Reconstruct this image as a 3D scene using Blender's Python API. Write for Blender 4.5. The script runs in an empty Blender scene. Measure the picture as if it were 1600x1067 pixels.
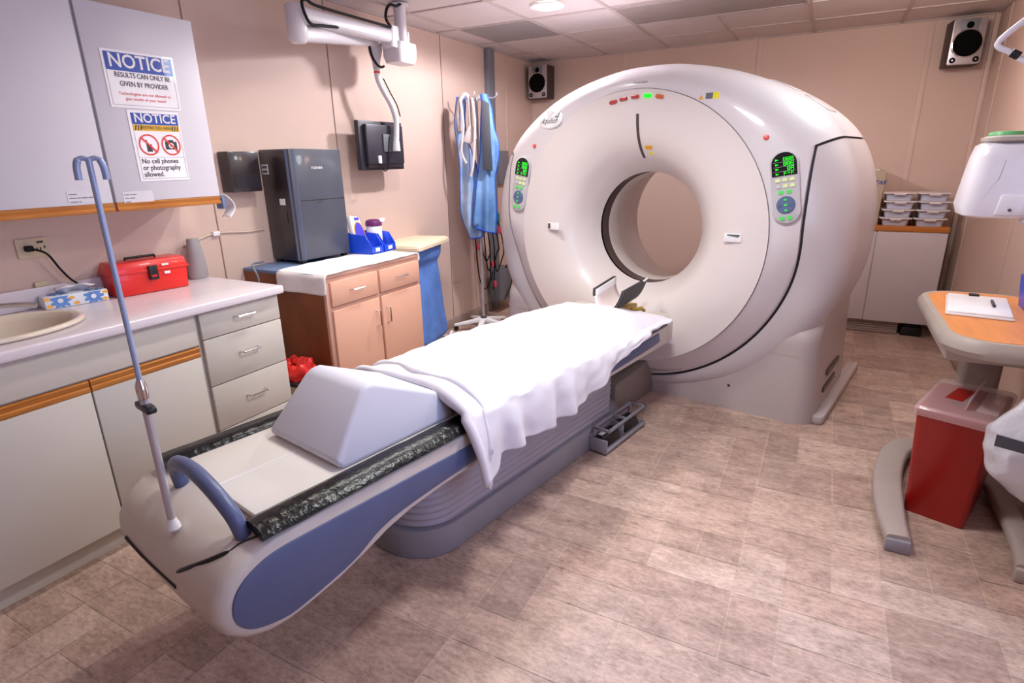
import bpy, bmesh, math, random
from mathutils import Vector, Matrix, noise
PI = math.pi
random.seed(7)
SC = bpy.context.scene
COL = SC.collection

# ------------------------------------------------------------------ helpers
def lin(c):
    return tuple(((v/255)/12.92 if v/255 <= .04045 else ((v/255+.055)/1.055)**2.4) for v in c)

def mat(name, c, rough=.5, metal=0., var=.06, scale=6., bump=0., bscale=60., emit=0., trans=0., alpha=1., coat=0., c2=None, stretch=None, spec=None):
    m = bpy.data.materials.new(name); m.use_nodes = True
    nt = m.node_tree; b = nt.nodes['Principled BSDF']
    b.inputs['Roughness'].default_value = rough; b.inputs['Metallic'].default_value = metal
    b.inputs['Transmission Weight'].default_value = trans; b.inputs['Alpha'].default_value = alpha
    b.inputs['Coat Weight'].default_value = coat
    if spec is not None: b.inputs['Specular IOR Level'].default_value = spec
    L = lin(c)
    tc = nt.nodes.new('ShaderNodeTexCoord'); mp = nt.nodes.new('ShaderNodeMapping')
    nt.links.new(tc.outputs['Object'], mp.inputs['Vector'])
    if stretch: mp.inputs['Scale'].default_value = stretch
    nz = nt.nodes.new('ShaderNodeTexNoise'); nz.inputs['Scale'].default_value = scale; nz.inputs['Detail'].default_value = 5
    nt.links.new(mp.outputs['Vector'], nz.inputs['Vector'])
    rp = nt.nodes.new('ShaderNodeValToRGB')
    lo = lin(c2) if c2 else tuple(v*(1-var) for v in L)
    hi = L if c2 else tuple(min(1, v*(1+var)) for v in L)
    rp.color_ramp.elements[0].position = .3; rp.color_ramp.elements[1].position = .7
    rp.color_ramp.elements[0].color = (*lo, 1); rp.color_ramp.elements[1].color = (*hi, 1)
    nt.links.new(nz.outputs['Fac'], rp.inputs['Fac']); nt.links.new(rp.outputs['Color'], b.inputs['Base Color'])
    if bump:
        n2 = nt.nodes.new('ShaderNodeTexNoise'); n2.inputs['Scale'].default_value = bscale; n2.inputs['Detail'].default_value = 4
        nt.links.new(mp.outputs['Vector'], n2.inputs['Vector'])
        bp = nt.nodes.new('ShaderNodeBump'); bp.inputs['Strength'].default_value = bump; bp.inputs['Distance'].default_value = .01
        nt.links.new(n2.outputs['Fac'], bp.inputs['Height']); nt.links.new(bp.outputs['Normal'], b.inputs['Normal'])
    if emit:
        b.inputs['Emission Color'].default_value = (*L, 1); b.inputs['Emission Strength'].default_value = emit
    return m

class MB:
    def __init__(s): s.v = []; s.f = []; s.sm = []
    def add(s, vs, fs):
        o = len(s.v); s.v += [tuple(v) for v in vs]; s.f += [tuple(i+o for i in f) for f in fs]; return s
    def box(s, x0, x1, y0, y1, z0, z1):
        v = [(x, y, z) for z in (z0, z1) for y in (y0, y1) for x in (x0, x1)]
        return s.add(v, [(0,2,3,1),(4,5,7,6),(0,1,5,4),(2,6,7,3),(0,4,6,2),(1,3,7,5)])
    def hexa(s, v8):
        return s.add(v8, [(0,2,3,1),(4,5,7,6),(0,1,5,4),(2,6,7,3),(0,4,6,2),(1,3,7,5)])
    def prism(s, poly, fn):          # fn(a,b,k) -> point, k = 0/1 end
        n = len(poly); v = [fn(a, b, k) for k in (0, 1) for a, b in poly]
        return s.add(v, [tuple(range(n)), tuple(range(2*n-1, n-1, -1))] + [(i, (i+1) % n, n+(i+1) % n, n+i) for i in range(n)])
    def tube(s, pts, r, n=10, cap=True):
        P = [Vector(p) for p in pts]; R = r if isinstance(r, (list, tuple)) else [r]*len(P)
        T = [(P[min(i+1, len(P)-1)]-P[max(i-1, 0)]).normalized() for i in range(len(P))]
        u = T[0].orthogonal().normalized(); v = []
        for i, p in enumerate(P):
            u = (u-T[i]*u.dot(T[i])); u = u.normalized() if u.length > 1e-6 else T[i].orthogonal().normalized()
            w = T[i].cross(u)
            for k in range(n):
                a = 2*PI*k/n; v.append(p+(u*math.cos(a)+w*math.sin(a))*R[i])
        m = len(P); f = [(i*n+k, i*n+(k+1) % n, (i+1)*n+(k+1) % n, (i+1)*n+k) for i in range(m-1) for k in range(n)]
        if cap: f += [tuple(range(n)), tuple(range((m-1)*n, m*n))]
        return s.add(v, f)
    def lathe(s, prof, c=(0, 0, 0), n=28, axis='z', sx=1, sy=1):
        v = []
        for r, h in prof:
            for k in range(n):
                a = 2*PI*k/n; x, y = r*math.cos(a)*sx, r*math.sin(a)*sy
                v.append({'z': (c[0]+x, c[1]+y, c[2]+h), 'x': (c[0]+h, c[1]+x, c[2]+y), 'y': (c[0]+x, c[1]+h, c[2]+y)}[axis])
        m = len(prof); f = [(i*n+k, i*n+(k+1) % n, (i+1)*n+(k+1) % n, (i+1)*n+k) for i in range(m-1) for k in range(n)]
        f += [tuple(range(n)), tuple(range((m-1)*n, m*n))]
        return s.add(v, f)
    def grid(s, nu, nv, fn, closed_u=False):
        v = [fn(i/(nu if closed_u else nu-1), j/(nv-1)) for j in range(nv) for i in range(nu)]
        w = nu if closed_u else nu-1
        return s.add(v, [(j*nu+i, j*nu+(i+1) % nu, (j+1)*nu+(i+1) % nu, (j+1)*nu+i) for j in range(nv-1) for i in range(w)])
    def loft(s, rings, cap=True):
        n = len(rings[0]); v = [p for r in rings for p in r]; m = len(rings)
        f = [(i*n+k, i*n+(k+1) % n, (i+1)*n+(k+1) % n, (i+1)*n+k) for i in range(m-1) for k in range(n)]
        if cap: f += [tuple(range(n)), tuple(range((m-1)*n, m*n))]
        return s.add(v, f)
    def xf(s, M):
        s.v = [tuple(M @ Vector(v)) for v in s.v]; return s

def obj(name, mb, m, parent=None, loc=(0, 0, 0), rotz=0., bev=0., seg=2, ang=40, solid=0., sub=0, flip=False):
    me = bpy.data.meshes.new(name); me.from_pydata(mb.v, [], mb.f); me.validate()
    bm = bmesh.new(); bm.from_mesh(me)
    bmesh.ops.remove_doubles(bm, verts=bm.verts, dist=1e-5)
    bmesh.ops.recalc_face_normals(bm, faces=bm.faces)
    if flip: bmesh.ops.reverse_faces(bm, faces=bm.faces)
    if bev:
        ed = [e for e in bm.edges if len(e.link_faces) == 2 and e.calc_face_angle(0) > math.radians(28)]
        bmesh.ops.bevel(bm, geom=ed, offset=bev, segments=seg, affect='EDGES', clamp_overlap=True, profile=.5)
    bm.to_mesh(me); bm.free()
    for p in me.polygons: p.use_smooth = True
    me.set_sharp_from_angle(angle=math.radians(ang))
    me.materials.append(m)
    o = bpy.data.objects.new(name, me); COL.objects.link(o)
    o.location = loc; o.rotation_euler[2] = rotz
    if parent: o.parent = parent
    if sub:
        d = o.modifiers.new('s', 'SUBSURF'); d.levels = d.render_levels = sub
    if solid:
        d = o.modifiers.new('t', 'SOLIDIFY'); d.thickness = solid; d.offset = 0
    return o

def tag(o, label, cat, group=None, kind=None):
    o['label'] = label; o['category'] = cat
    if group: o['group'] = group
    if kind: o['kind'] = kind
    return o
def thing(name, label, cat, loc=(0, 0, 0), rotz=0., group=None):
    o = bpy.data.objects.new(name, None); COL.objects.link(o); o.empty_display_size = .05
    o.location = loc; o.rotation_euler[2] = rotz
    return tag(o, label, cat, group)
def struct(name, mb, m, parent=None, **k):
    o = obj(name, mb, m, parent, **k); o['kind'] = 'structure'; return o
def dup(o, loc, label, rotz=None):
    def cp(a, par):
        c = a.copy(); COL.objects.link(c)
        if par: c.parent = par
        for ch in list(a.children): cp(ch, c)
        return c
    c = cp(o, None); c.location = loc; c['label'] = label
    if rotz is not None: c.rotation_euler[2] = rotz
    return c
def text(name, body, size, m, parent, loc, rot, align='CENTER', sx=1., ext=.0003, spacing=1., shear=0., bold=0.):
    cu = bpy.data.curves.new(name, 'FONT'); cu.body = body; cu.size = size; cu.align_x = align; cu.align_y = 'CENTER'
    cu.extrude = ext; cu.space_line = spacing; cu.shear = shear; cu.offset = bold; cu.resolution_u = 3
    t = bpy.data.objects.new(name+'_tmp', cu); COL.objects.link(t)
    bpy.context.view_layer.update()
    me = bpy.data.meshes.new_from_object(t.evaluated_get(bpy.context.evaluated_depsgraph_get()))
    bpy.data.objects.remove(t); bpy.data.curves.remove(cu)
    me.materials.clear(); me.materials.append(m)
    o = bpy.data.objects.new(name, me); COL.objects.link(o)
    o.location = loc; o.rotation_euler = rot; o.scale = (sx, 1, 1)
    if parent: o.parent = parent
    return o
def interp(tab, x):
    if x <= tab[0][0]: return tab[0][1]
    for (a, b), (c, d) in zip(tab, tab[1:]):
        if x <= c: return b+(d-b)*(x-a)/(c-a)
    return tab[-1][1]
def smooth(a, b, x):
    t = max(0, min(1, (x-a)/(b-a))); return t*t*(3-2*t)
def spline(pts, n=8):
    P = [Vector(p) for p in pts]; P = [P[0]*2-P[1]]+P+[P[-1]*2-P[-2]]; out = []
    for i in range(1, len(P)-2):
        for k in range(n):
            t = k/n; a, b, c, d = P[i-1:i+3]
            out.append(.5*((2*b)+(c-a)*t+(2*a-5*b+4*c-d)*t*t+(3*b-a-3*c+d)*t**3))
    return out+[P[-2]]
def rrect(w, h, r, n=5, cx=0, cy=0):       # rounded rectangle outline
    out = []
    for sx, sy, a0 in ((1, 1, 0), (-1, 1, 90), (-1, -1, 180), (1, -1, 270)):
        for k in range(n+1):
            a = math.radians(a0+90*k/n); out.append((cx+sx*(w/2-r)+r*math.cos(a), cy+sy*(h/2-r)+r*math.sin(a)))
    return out
def XZ(y0, y1): return lambda a, b, k: (a, (y0, y1)[k], b)
def YZ(x0, x1): return lambda a, b, k: ((x0, x1)[k], a, b)
def XY(z0, z1): return lambda a, b, k: (a, b, (z0, z1)[k])
RX = (PI/2, 0, 0)              # text facing -y
RL = (PI/2, 0, PI/2)           # text facing +x

# ------------------------------------------------------------------ materials
M = {}
def mk(k, *a, **kw): M[k] = mat(k, *a, **kw); return M[k]
mk('wall', (211,184,170), .6, var=.03, scale=1.5, bump=.05, bscale=120)
mk('wall_trim', (213,187,174), .55, var=.03)
mk('ceil', (214,204,202), .8, var=.03, scale=3, bump=.12, bscale=160)
mk('ceil_bar', (192,178,174), .6)
mk('ceil_grey', (150,144,144), .75, bump=.1, bscale=140)
mk('troffer', (152,142,138), .55)
mk('base', (170,150,140), .6)
mk('gantry', (220,213,216), .34, var=.012, scale=2, coat=.3)
mk('dish', (226,216,213), .3, var=.012, scale=2, coat=.25)
mk('shell', (205,198,201), .34, var=.015, scale=2, coat=.3)
mk('shell_base', (190,178,177), .35, var=.02, scale=2)
mk('black', (22,20,22), .4)
mk('gap', (40,36,40), .7)
mk('band', (78,64,62), .35)
mk('tube', (205,192,186), .3)
mk('panel', (196,192,196), .35)
mk('display', (26,26,30), .15)
mk('green', (20,235,30), .4, emit=1.2)
mk('green_dim', (70,200,80), .4, emit=.35)
mk('key_lit', (216,226,170), .4, emit=.12)
mk('key', (205,203,205), .4)
mk('blue_pad', (92,110,146), .4)
mk('red_lens', (186,72,70), .2, coat=.5)
mk('orange_lens', (210,110,60), .2, coat=.5)
mk('red_btn', (226,96,86), .3)
mk('orange', (232,165,20), .5)
mk('yellow', (240,225,30), .5)
mk('cream', (208,198,190), .35, var=.02, scale=3)
mk('cradle', (233,227,218), .3, var=.03, scale=5)
mk('slate', (88,98,134), .38, var=.04)
mk('plinth', (146,144,152), .45, var=.03)
mk('bellow', (168,164,176), .55, var=.04)
mk('wrap', (13,11,14), .27, var=.3, scale=20, bump=.4, bscale=38, coat=.0, spec=.32)
mk('sheet', (226,223,231), .85, var=.015, scale=8, bump=.12, bscale=14)
mk('foam', (210,210,222), .6, var=.02, scale=4)
mk('steel', (204,202,208), .32, metal=.6)
mk('chrome', (220,220,222), .12, metal=1.)
mk('steel_blue', (160,176,208), .38, metal=.25)
mk('counter', (226,217,222), .22, var=.02, scale=30)
mk('cab', (203,196,186), .42, var=.02, scale=2)
mk('cab_white', (216,212,220), .4, var=.015, scale=2)
mk('cab_back', (212,202,204), .45, var=.02)
mk('oak', (206,138,66), .4, var=.2, scale=7, stretch=(14, .8, 14), c2=(176,104,42))
mk('oak_x', (206,130,60), .4, scale=7, stretch=(.8, 14, 14), c2=(184,106,44))
mk('sink', (222,208,190), .15, coat=.5, var=.02)
mk('peach', (224,172,146), .45, var=.03, scale=2)
mk('peach_frame', (206,160,140), .45)
mk('brown', (146,84,48), .5, var=.2, scale=5, stretch=(1, 6, .6), c2=(112,60,30))
mk('bluegrey', (104,128,168), .5)
mk('towel', (244,240,240), .9, bump=.35, bscale=220)
mk('tower', (74,76,88), .32, var=.05, scale=2, coat=.2)
mk('tower_dark', (42,34,38), .3, coat=.3)
mk('tower_edge', (78,86,112), .3)
mk('paper_strip', (222,218,226), .45)
mk('white', (240,238,240), .5)
mk('paper', (246,244,248), .5, coat=.25)
mk('ink', (64,60,68), .7)
mk('sign_blue', (24,72,172), .4, coat=.3)
mk('sign_red', (226,62,50), .5)
mk('amber', (226,176,40), .5)
mk('red', (228,34,24), .35, coat=.2)
mk('red_bag', (226,44,38), .3, bump=.6, bscale=25, coat=.4)
mk('sharps', (156,16,4), .35, var=.05, coat=.15)
mk('sharps_lid', (226,196,196), .25, alpha=.42, coat=.3)
mk('vase', (156,150,150), .4)
mk('tissue', (226,230,238), .6)
mk('petal', (96,142,206), .6)
mk('flower_orange', (240,176,70), .6)
mk('outlet', (208,190,158), .5)
mk('cable', (17,16,19), .6, spec=.25)
mk('cable_grey', (120,124,138), .5)
mk('cable_cream', (214,196,178), .5)
mk('bin_blue', (22,74,214), .35, coat=.2)
mk('bin_pale', (108,122,226), .35, coat=.2)
mk('purple', (104,36,96), .4)
mk('wipe_blue', (72,62,196), .5)
mk('lid_cream', (238,216,184), .5)
mk('linen_bag', (92,134,208), .75, var=.14, scale=10, bump=.5, bscale=22)
mk('apron', (132,174,222), .6, var=.16, scale=7, bump=.35, bscale=16, c2=(86,134,196))
mk('apron_pale', (182,200,224), .6, var=.12, scale=5, bump=.35, bscale=16, c2=(104,150,206))
mk('trim_blue', (26,86,204), .5)
mk('charcoal', (70,70,78), .7)
mk('pad_dark', (58,54,56), .6)
mk('collar', (214,200,196), .7)
mk('arm', (218,212,216), .35, var=.02)
mk('monitor', (44,42,54), .4)
mk('speaker', (190,184,190), .3, metal=.55)
mk('spk_side', (62,44,40), .5)
mk('cone', (9,8,10), .9, spec=.1)
mk('strut', (126,128,136), .45, metal=.2)
mk('ebox', (96,100,106), .5)
mk('connector', (140,128,120), .5)
mk('teal', (20,112,124), .6)
mk('pink', (214,62,92), .5)
mk('obt_edge', (176,164,154), .45)
mk('obt_top', (232,150,84), .35, var=.08, scale=5, stretch=(6, 1, 6))
mk('obt_leg', (168,154,148), .45)
mk('dark_plastic', (70,62,64), .5)
mk('tray', (196,198,216), .45)
mk('tray_lid', (222,208,206), .45)
mk('box_beige', (182,166,142), .6)
mk('blue_ink', (52,74,156), .6)
mk('injector', (228,222,228), .3, coat=.2)
mk('knob_green', (108,184,116), .4)
mk('knob_blue', (72,128,204), .4)
mk('plastic_bag', (228,228,236), .22, alpha=.72, coat=.4, bump=.8, bscale=18)
mk('olive', (176,146,60), .5)
mk('lamp', (255,246,236), .4, emit=22)

# ------------------------------------------------------------------ room
XL, XR, YB, YF, ZC = -2.91, .96, 5.92, -1.6, 2.44
floor_c = [(183,156,142),(179,152,138),(187,161,147),(181,155,142),(172,145,132),(191,166,152),(176,150,138)]
def floor_mat():
    m = bpy.data.materials.new('floor_vinyl'); m.use_nodes = True; nt = m.node_tree; b = nt.nodes['Principled BSDF']
    at = nt.nodes.new('ShaderNodeAttribute'); at.attribute_name = 'tone'
    tc = nt.nodes.new('ShaderNodeTexCoord')
    def nz(s, d, r=.6):
        n = nt.nodes.new('ShaderNodeTexNoise'); n.inputs['Scale'].default_value = s; n.inputs['Detail'].default_value = d; n.inputs['Roughness'].default_value = r
        nt.links.new(tc.outputs['Object'], n.inputs['Vector']); return n
    n1, n2 = nz(8, 10, .78), nz(46, 7, .8)
    mp = nt.nodes.new('ShaderNodeMapping'); mp.inputs['Scale'].default_value = (.7, 1.5, 1); nt.links.new(tc.outputs['Object'], mp.inputs['Vector'])
    for q in (n1, n2): nt.links.new(mp.outputs['Vector'], q.inputs['Vector'])
    add = nt.nodes.new('ShaderNodeMath'); add.operation = 'ADD'
    nt.links.new(n1.outputs['Fac'], add.inputs[0]); nt.links.new(n2.outputs['Fac'], add.inputs[1])
    rp = nt.nodes.new('ShaderNodeValToRGB'); rp.color_ramp.elements[0].position = .39; rp.color_ramp.elements[1].position = .61
    rp.color_ramp.elements[0].color = (.56, .51, .49, 1); rp.color_ramp.elements[1].color = (1.40, 1.40, 1.40, 1)
    hf = nt.nodes.new('ShaderNodeMath'); hf.operation = 'MULTIPLY'; hf.inputs[1].default_value = .5
    nt.links.new(add.outputs[0], hf.inputs[0]); nt.links.new(hf.outputs[0], rp.inputs['Fac'])
    mx = nt.nodes.new('ShaderNodeMix'); mx.data_type = 'RGBA'; mx.blend_type = 'MULTIPLY'; mx.inputs['Factor'].default_value = 1
    nt.links.new(at.outputs['Color'], mx.inputs['A']); nt.links.new(rp.outputs['Color'], mx.inputs['B'])
    nt.links.new(mx.outputs['Result'], b.inputs['Base Color']); b.inputs['Roughness'].default_value = .48
    bp = nt.nodes.new('ShaderNodeBump'); bp.inputs['Strength'].default_value = .12; bp.inputs['Distance'].default_value = .004
    nt.links.new(hf.outputs[0], bp.inputs['Height']); nt.links.new(bp.outputs['Normal'], b.inputs['Normal'])
    return m
def tone(rnd):
    k = rnd.uniform(.90, 1.08); return tuple(q*k for q in lin(rnd.choice(floor_c)))
def build_floor():
    c = .155; nx = int((XR-XL)/c)+2; ny = int((YB-YF)/c)+2
    used = [[0]*ny for _ in range(nx)]; v, f, col = [], [], []
    rnd = random.Random(3); g = .0028
    def quad(x0, x1, y0, y1, z, cc):
        o = len(v); v.extend([(x0, y0, z), (x1, y0, z), (x1, y1, z), (x0, y1, z)]); f.append((o, o+1, o+2, o+3)); col.append(cc)
    quad(XL-.1, XR+.1, YF-.1, YB+.1, -.0012, lin((190,166,150)))
    for j in range(ny):
        for i in range(nx):
            if used[i][j]: continue
            sz = [(2,2),(2,2),(2,1),(1,1),(2,1),(1,2),(1,2),(2,2)]; rnd.shuffle(sz); sz.append((1,1))
            for w, h in sz:
                if i+w > nx or j+h > ny: continue
                if any(used[i+a][j+b] for a in range(w) for b in range(h)): continue
                for a in range(w):
                    for b in range(h): used[i+a][j+b] = 1
                quad(XL+i*c+g, XL+(i+w)*c-g, YF+j*c+g, YF+(j+h)*c-g, 0, tone(rnd)); break
    me = bpy.data.meshes.new('floor'); me.from_pydata(v, [], f)
    ca = me.color_attributes.new('tone', 'FLOAT_COLOR', 'CORNER'); k = 0
    for p, cc in zip(me.polygons, col):
        for _ in p.loop_indices: ca.data[k].color = (*cc, 1); k += 1
    me.materials.append(floor_mat())
    o = bpy.data.objects.new('floor', me); COL.objects.link(o); o['kind'] = 'structure'
build_floor()
struct('wall_left', MB().box(XL-.1, XL, YF-.1, YB+.1, 0, ZC), M['wall'])
struct('wall_right', MB().box(XR, XR+.1, YF-.1, YB+.1, 0, ZC), M['wall'])
struct('wall_back', MB().box(XL, XR, YB, YB+.1, 0, ZC), M['wall'])
struct('wall_front', MB().box(XL, XR, YF-.1, YF, 0, ZC), M['wall'])
struct('ceiling', MB().box(XL-.1, XR+.1, YF-.1, YB+.1, ZC+.006, ZC+.1), M['ceil'])
GX = [-2.685+.606*i for i in range(7)]; GY = [5.40-.608*i for i in range(12)]
g = MB()
for x in GX:
    if x < XR: g.box(x-.012, x+.012, YF, YB, ZC-.002, ZC+.006)
for y in GY: g.box(XL, XR, y-.012, y+.012, ZC-.0016, ZC+.006)
g.box(XL, XL+.02, YF, YB, ZC-.003, ZC+.006).box(XR-.02, XR, YF, YB, ZC-.003, ZC+.006).box(XL, XR, YB-.02, YB, ZC-.003, ZC+.006)
struct('trim_1', g, M['ceil_bar'])
t = MB()
for y in (-.4, .81, 2.025, 2.985, 4.24): t.box(XL, XL+.004, y-.003, y+.003, 0, ZC)
struct('trim_2', t, mat('seam', (150,126,116), .6))
t = MB()
for x in (-1.9, -.685, .553): t.box(x-.02, x+.02, YB-.006, YB, 0, ZC)
for y in (5.55, 4.3, 3.0): t.box(XR-.006, XR, y-.02, y+.02, 0, ZC)
t.box(XR-.03, XR, YB-.03, YB, 0, ZC).box(XL, XL+.006, 5.33, 5.37, 0, ZC)
struct('trim_3', t, M['wall_trim'], bev=.003)
struct('baseboard_left', MB().box(XL, XL+.012, YF, YB, 0, .09), M['base'], bev=.003)
struct('baseboard_back', MB().box(XL, XR, YB-.012, YB, 0, .09), M['base'], bev=.003)
struct('baseboard_right', MB().box(XR-.012, XR, YF, YB, 0, .09), M['base'], bev=.003)
# ceiling panels and lamp
tag(obj('ceiling_tile', MB().box(GX[0]+.014, GX[1]-.014, GY[2]+.014, GY[1]-.014, ZC-.004, ZC+.005), M['ceil_grey']), 'dull grey square ceiling tile between round ceiling lamp and blue aprons', 'ceiling tile')
tr = thing('ceiling_light_panel', 'long unlit grey light panel set in ceiling, right of the round lamp', 'ceiling light', (GX[2], GY[2], ZC))
obj('frame', MB().box(.014, 1.2, .014, .03, -.008, .004).box(.014, 1.2, .575, .594, -.008, .004).box(.014, .03, .03, .575, -.008, .004).box(1.184, 1.2, .03, .575, -.008, .004), M['ceil_bar'], tr)
obj('diffuser', MB().box(.03, 1.184, .03, .575, -.004, .003), M['troffer'], tr)
LX, LY = -1.79, 3.88
dl = thing('ceiling_lamp', 'glowing round recessed lamp in the white ceiling above scanner', 'ceiling light', (LX, LY, ZC))
obj('trim_ring', MB().lathe([(.085, .0), (.115, -.004), (.112, -.012), (.09, -.012), (.082, -.004)], n=36), M['white'], dl)
obj('bulb', MB().lathe([(.0, -.03), (.03, -.028), (.055, -.018), (.068, -.004), (.07, .004)], n=28), M['lamp'], dl)

# ------------------------------------------------------------------ CT scanner
O = Vector((-.988, 3.531, 0)); TH = math.radians(-10.5)
ct = thing('ct_scanner', 'large white ring shaped medical scanner with round bore and green lit control panels', 'medical scanner', O, TH)
CX, CZ = -.029, 1.035
RD, TD = .805, -.112           # dish radius and dish plane
OUT = [(0,1.985),(.3,1.955),(.5,1.905),(.77,1.785),(.97,1.64),(1.055,1.54),(1.12,1.39),(1.16,1.2),(1.17,.98),(1.15,.78),(1.08,.585),(.95,.385),(.755,.21),(.5,.095),(.25,.035),(0,.015)]
OUTP = sorted([(math.atan2(z-CZ, s), math.hypot(s, z-CZ)) for s, z in OUT])
def r_out(th):
    acc = 0
    th = (th+PI) % (2*PI)-PI
    if abs(th) > PI/2: th = math.copysign(PI-abs(th), th)
    for d in (-.08, -.04, 0, .04, .08):
        q = th+d
        if q > PI/2: q = PI-q
        if q < -PI/2: q = -PI-q
        acc += interp(OUTP, q)
    return acc/5
TC = math.atan2(1.52-CZ, .965)
def r_seam(th):
    th = (th+PI) % (2*PI)-PI
    a = th if abs(th) <= PI/2 else math.copysign(PI-abs(th), th)
    a = min(a, TC)
    if a > .03: return .955/math.cos(a)
    dz = .03; c_, s_ = math.cos(a), math.sin(a)
    return dz*s_+math.sqrt(max(0, .955**2-dz*dz*c_*c_))
def t_front(r, th):
    if r <= RD: return TD+.27*max(0, (RD-r)/(RD-.35))**4
    ro = r_out(th); u = min(1, (r-RD)/(ro-RD)); p = 2.4
    tu = TD+.010+.33*(1-max(0, 1-u**p)**(1/p))            # upper part: rounds over the shoulder
    k = smooth(-.12, .30, -math.sin(th))
    if k <= 0: return tu
    rs_ = r_seam(th); ts = -.012                          # lower part: cone down to the seam, then the outer shell
    if r <= rs_: tl = TD+.010+(ts-TD-.010)*((r-RD)/(rs_-RD))**1.1
    else:
        w = min(1, (r-rs_)/max(.02, ro-rs_)); tl = ts+.17*(1-max(0, 1-w**2.4)**(1/2.4))
    return tu+(tl-tu)*k
def P(th, r, t): return (CX+r*math.cos(th), t, CZ+r*math.sin(th))
def T(s, z): return t_front(math.hypot(s-CX, z-CZ), math.atan2(z-CZ, s-CX))
def surfM(s, z, roll=0.):       # frame lying on the front surface: x along the face, y inward, z up
    e = .012; dx = Vector((2*e, T(s+e, z)-T(s-e, z), 0)).normalized(); dz = Vector((0, T(s, z+e)-T(s, z-e), 2*e))
    n = dz.cross(dx).normalized(); zz = dx.cross(n).normalized()
    return Matrix(((dx.x, n.x, zz.x, s), (dx.y, n.y, zz.y, T(s, z)), (dx.z, n.z, zz.z, z), (0, 0, 0, 1))) @ Matrix.Rotation(roll, 4, 'Y')
NT = 144
rs = [.35, .357, .367, .38, .40, .425, .455, .49, .53, .58, .64, .70, .75, .785, .80, RD]
obj('bore_funnel', MB().grid(NT, len(rs)+1, lambda u, v: (lambda j: P(2*PI*u, rs[j], t_front(rs[j], 0)) if j < len(rs) else P(2*PI*u, RD+.001, TD+.03))(round(v*len(rs))), True), M['dish'], ct, ang=60)
obj('bore_band', MB().grid(NT, 3, lambda u, v: P(2*PI*u, .35+.004*math.sin(v*PI), .18+.085*v), True), M['band'], ct)
obj('bore_lining', MB().grid(NT, 6, lambda u, v: (lambda q: P(2*PI*u, q[0], q[1]))([(.35, .265), (.346, .27), (.346, .39), (.375, .46), (.42, .60), (.455, .90)][round(v*5)]), True), M['tube'], ct, ang=50)
def ring_cols(th0, th1, n): return [th0+(th1-th0)*k/n for k in range(n+1)]
lo = ring_cols(-PI-TC, TC, 110); hi = ring_cols(TC, PI-TC, 70)
US = [i/12 for i in range(13)]
R1 = RD+.003
def col_low(th):
    rm = r_seam(th)-.008
    return [P(th, R1+(rm-R1)*u, t_front(R1+(rm-R1)*u, th)) for u in US]+[P(th, rm+.003, t_front(rm, th)+.012)]
def uu(k, n): return 1-(1-k/n)**2
def rim_back(th):
    ro = r_out(th); D = t_front(ro, th)
    return [P(th, ro, t_) for t_ in (D+.03, .5, .65, .76)]+[P(th, ro-.03, .83), P(th, ro-.09, .88), P(th, ro-.18, .90), P(th, max(.5, ro-.4), .90), P(th, .455, .90)]
def col_hi(th, r0=None, n=22):
    ro = r_out(th); a = r0 if r0 else R1
    return [P(th, a+(ro-a)*uu(k, n), t_front(a+(ro-a)*uu(k, n), th)) for k in range(n+1)]+rim_back(th)
def strip(cols):
    m = MB(); n = len(cols[0]); v = [p for c in cols for p in c]
    return m.add(v, [(i*n+k, (i+1)*n+k, (i+1)*n+k+1, i*n+k+1) for i in range(len(cols)-1) for k in range(n-1)])
fb = strip([col_low(th) for th in lo]); h2 = strip([col_hi(th) for th in hi]); fb.add(h2.v, h2.f)
obj('front_cover', fb, M['gantry'], ct, ang=50)
lo2 = ring_cols(-PI-TC+.012, TC-.012, 120)
def col_shell(th):
    rm = r_seam(th)+.009; c = col_hi(th, rm)
    return [P(th, rm-.002, t_front(rm, th)+.014)]+c
obj('side_cover', strip([col_shell(th) for th in lo2]), M['shell'], ct, ang=50)
obj('seam_gasket', strip([[P(th, r_seam(th)-.014, t_front(r_seam(th), th)+.010), P(th, r_seam(th)+.014, t_front(r_seam(th), th)+.015)] for th in ring_cols(-PI-TC, TC, 120)]), M['gap'], ct)
for th in (TC-.004, -PI-TC+.004):
    ro = r_out(th); n = 16; r0 = r_seam(TC); c1 = []
    for dth in (-.02, .02):
        c1.append([P(th+dth, r0+(ro-r0)*uu(k, n)-.006, t_front(r0+(ro-r0)*uu(k, n), th)+.006) for k in range(n+1)]+[P(th+dth, ro-.006, t_) for t_ in (.36, .5, .7)])
    obj('seam_gasket', strip(c1), M['gap'], ct)
def base_ring(z):
    f0 = .015+.06*smooth(.50, .60, z); w = 1.115-.02*smooth(.0, .6, z); r = .11
    return [(a-.035, b, z) for a, b in rrect(2*w, .97-f0, r, 6, 0, (f0+.97)/2)]
obj('base', MB().loft([base_ring(z) for z in (0, .01, .1, .2, .3, .40, .50)]), M['shell_base'], ct, ang=50)
for sd in (-1, 1):
    obj('base_shoulder', MB().loft([[(a, b, z) for a, b in rrect(.501, .957-.17*smooth(.50, .70, z), .11, 6, -.035+sd*(1.0955-.25), (.97+.013+.17*smooth(.50, .70, z))/2)] for z in (.40, .46, .50, .54, .57, .60, .63, .66, .70)]), M['shell_base'], ct, ang=50)
obj('base_skirt', MB().prism(rrect(.07, 1.15, .03, 5, 1.095, .66), XY(0, .05)), M['shell_base'], ct, bev=.012)
for i, z in enumerate((.15, .24)):
    obj('vent_slot', MB().prism(rrect(.34, .035, .015, 4, .42+.06*i, z+.0), YZ(1.074, 1.084)), M['band'], ct)
obj('screw_cap', MB().lathe([(.0, .010), (.009, .011), (.009, .02)], (.615, .002, .15), 12, 'y'), M['band'], ct)
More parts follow.
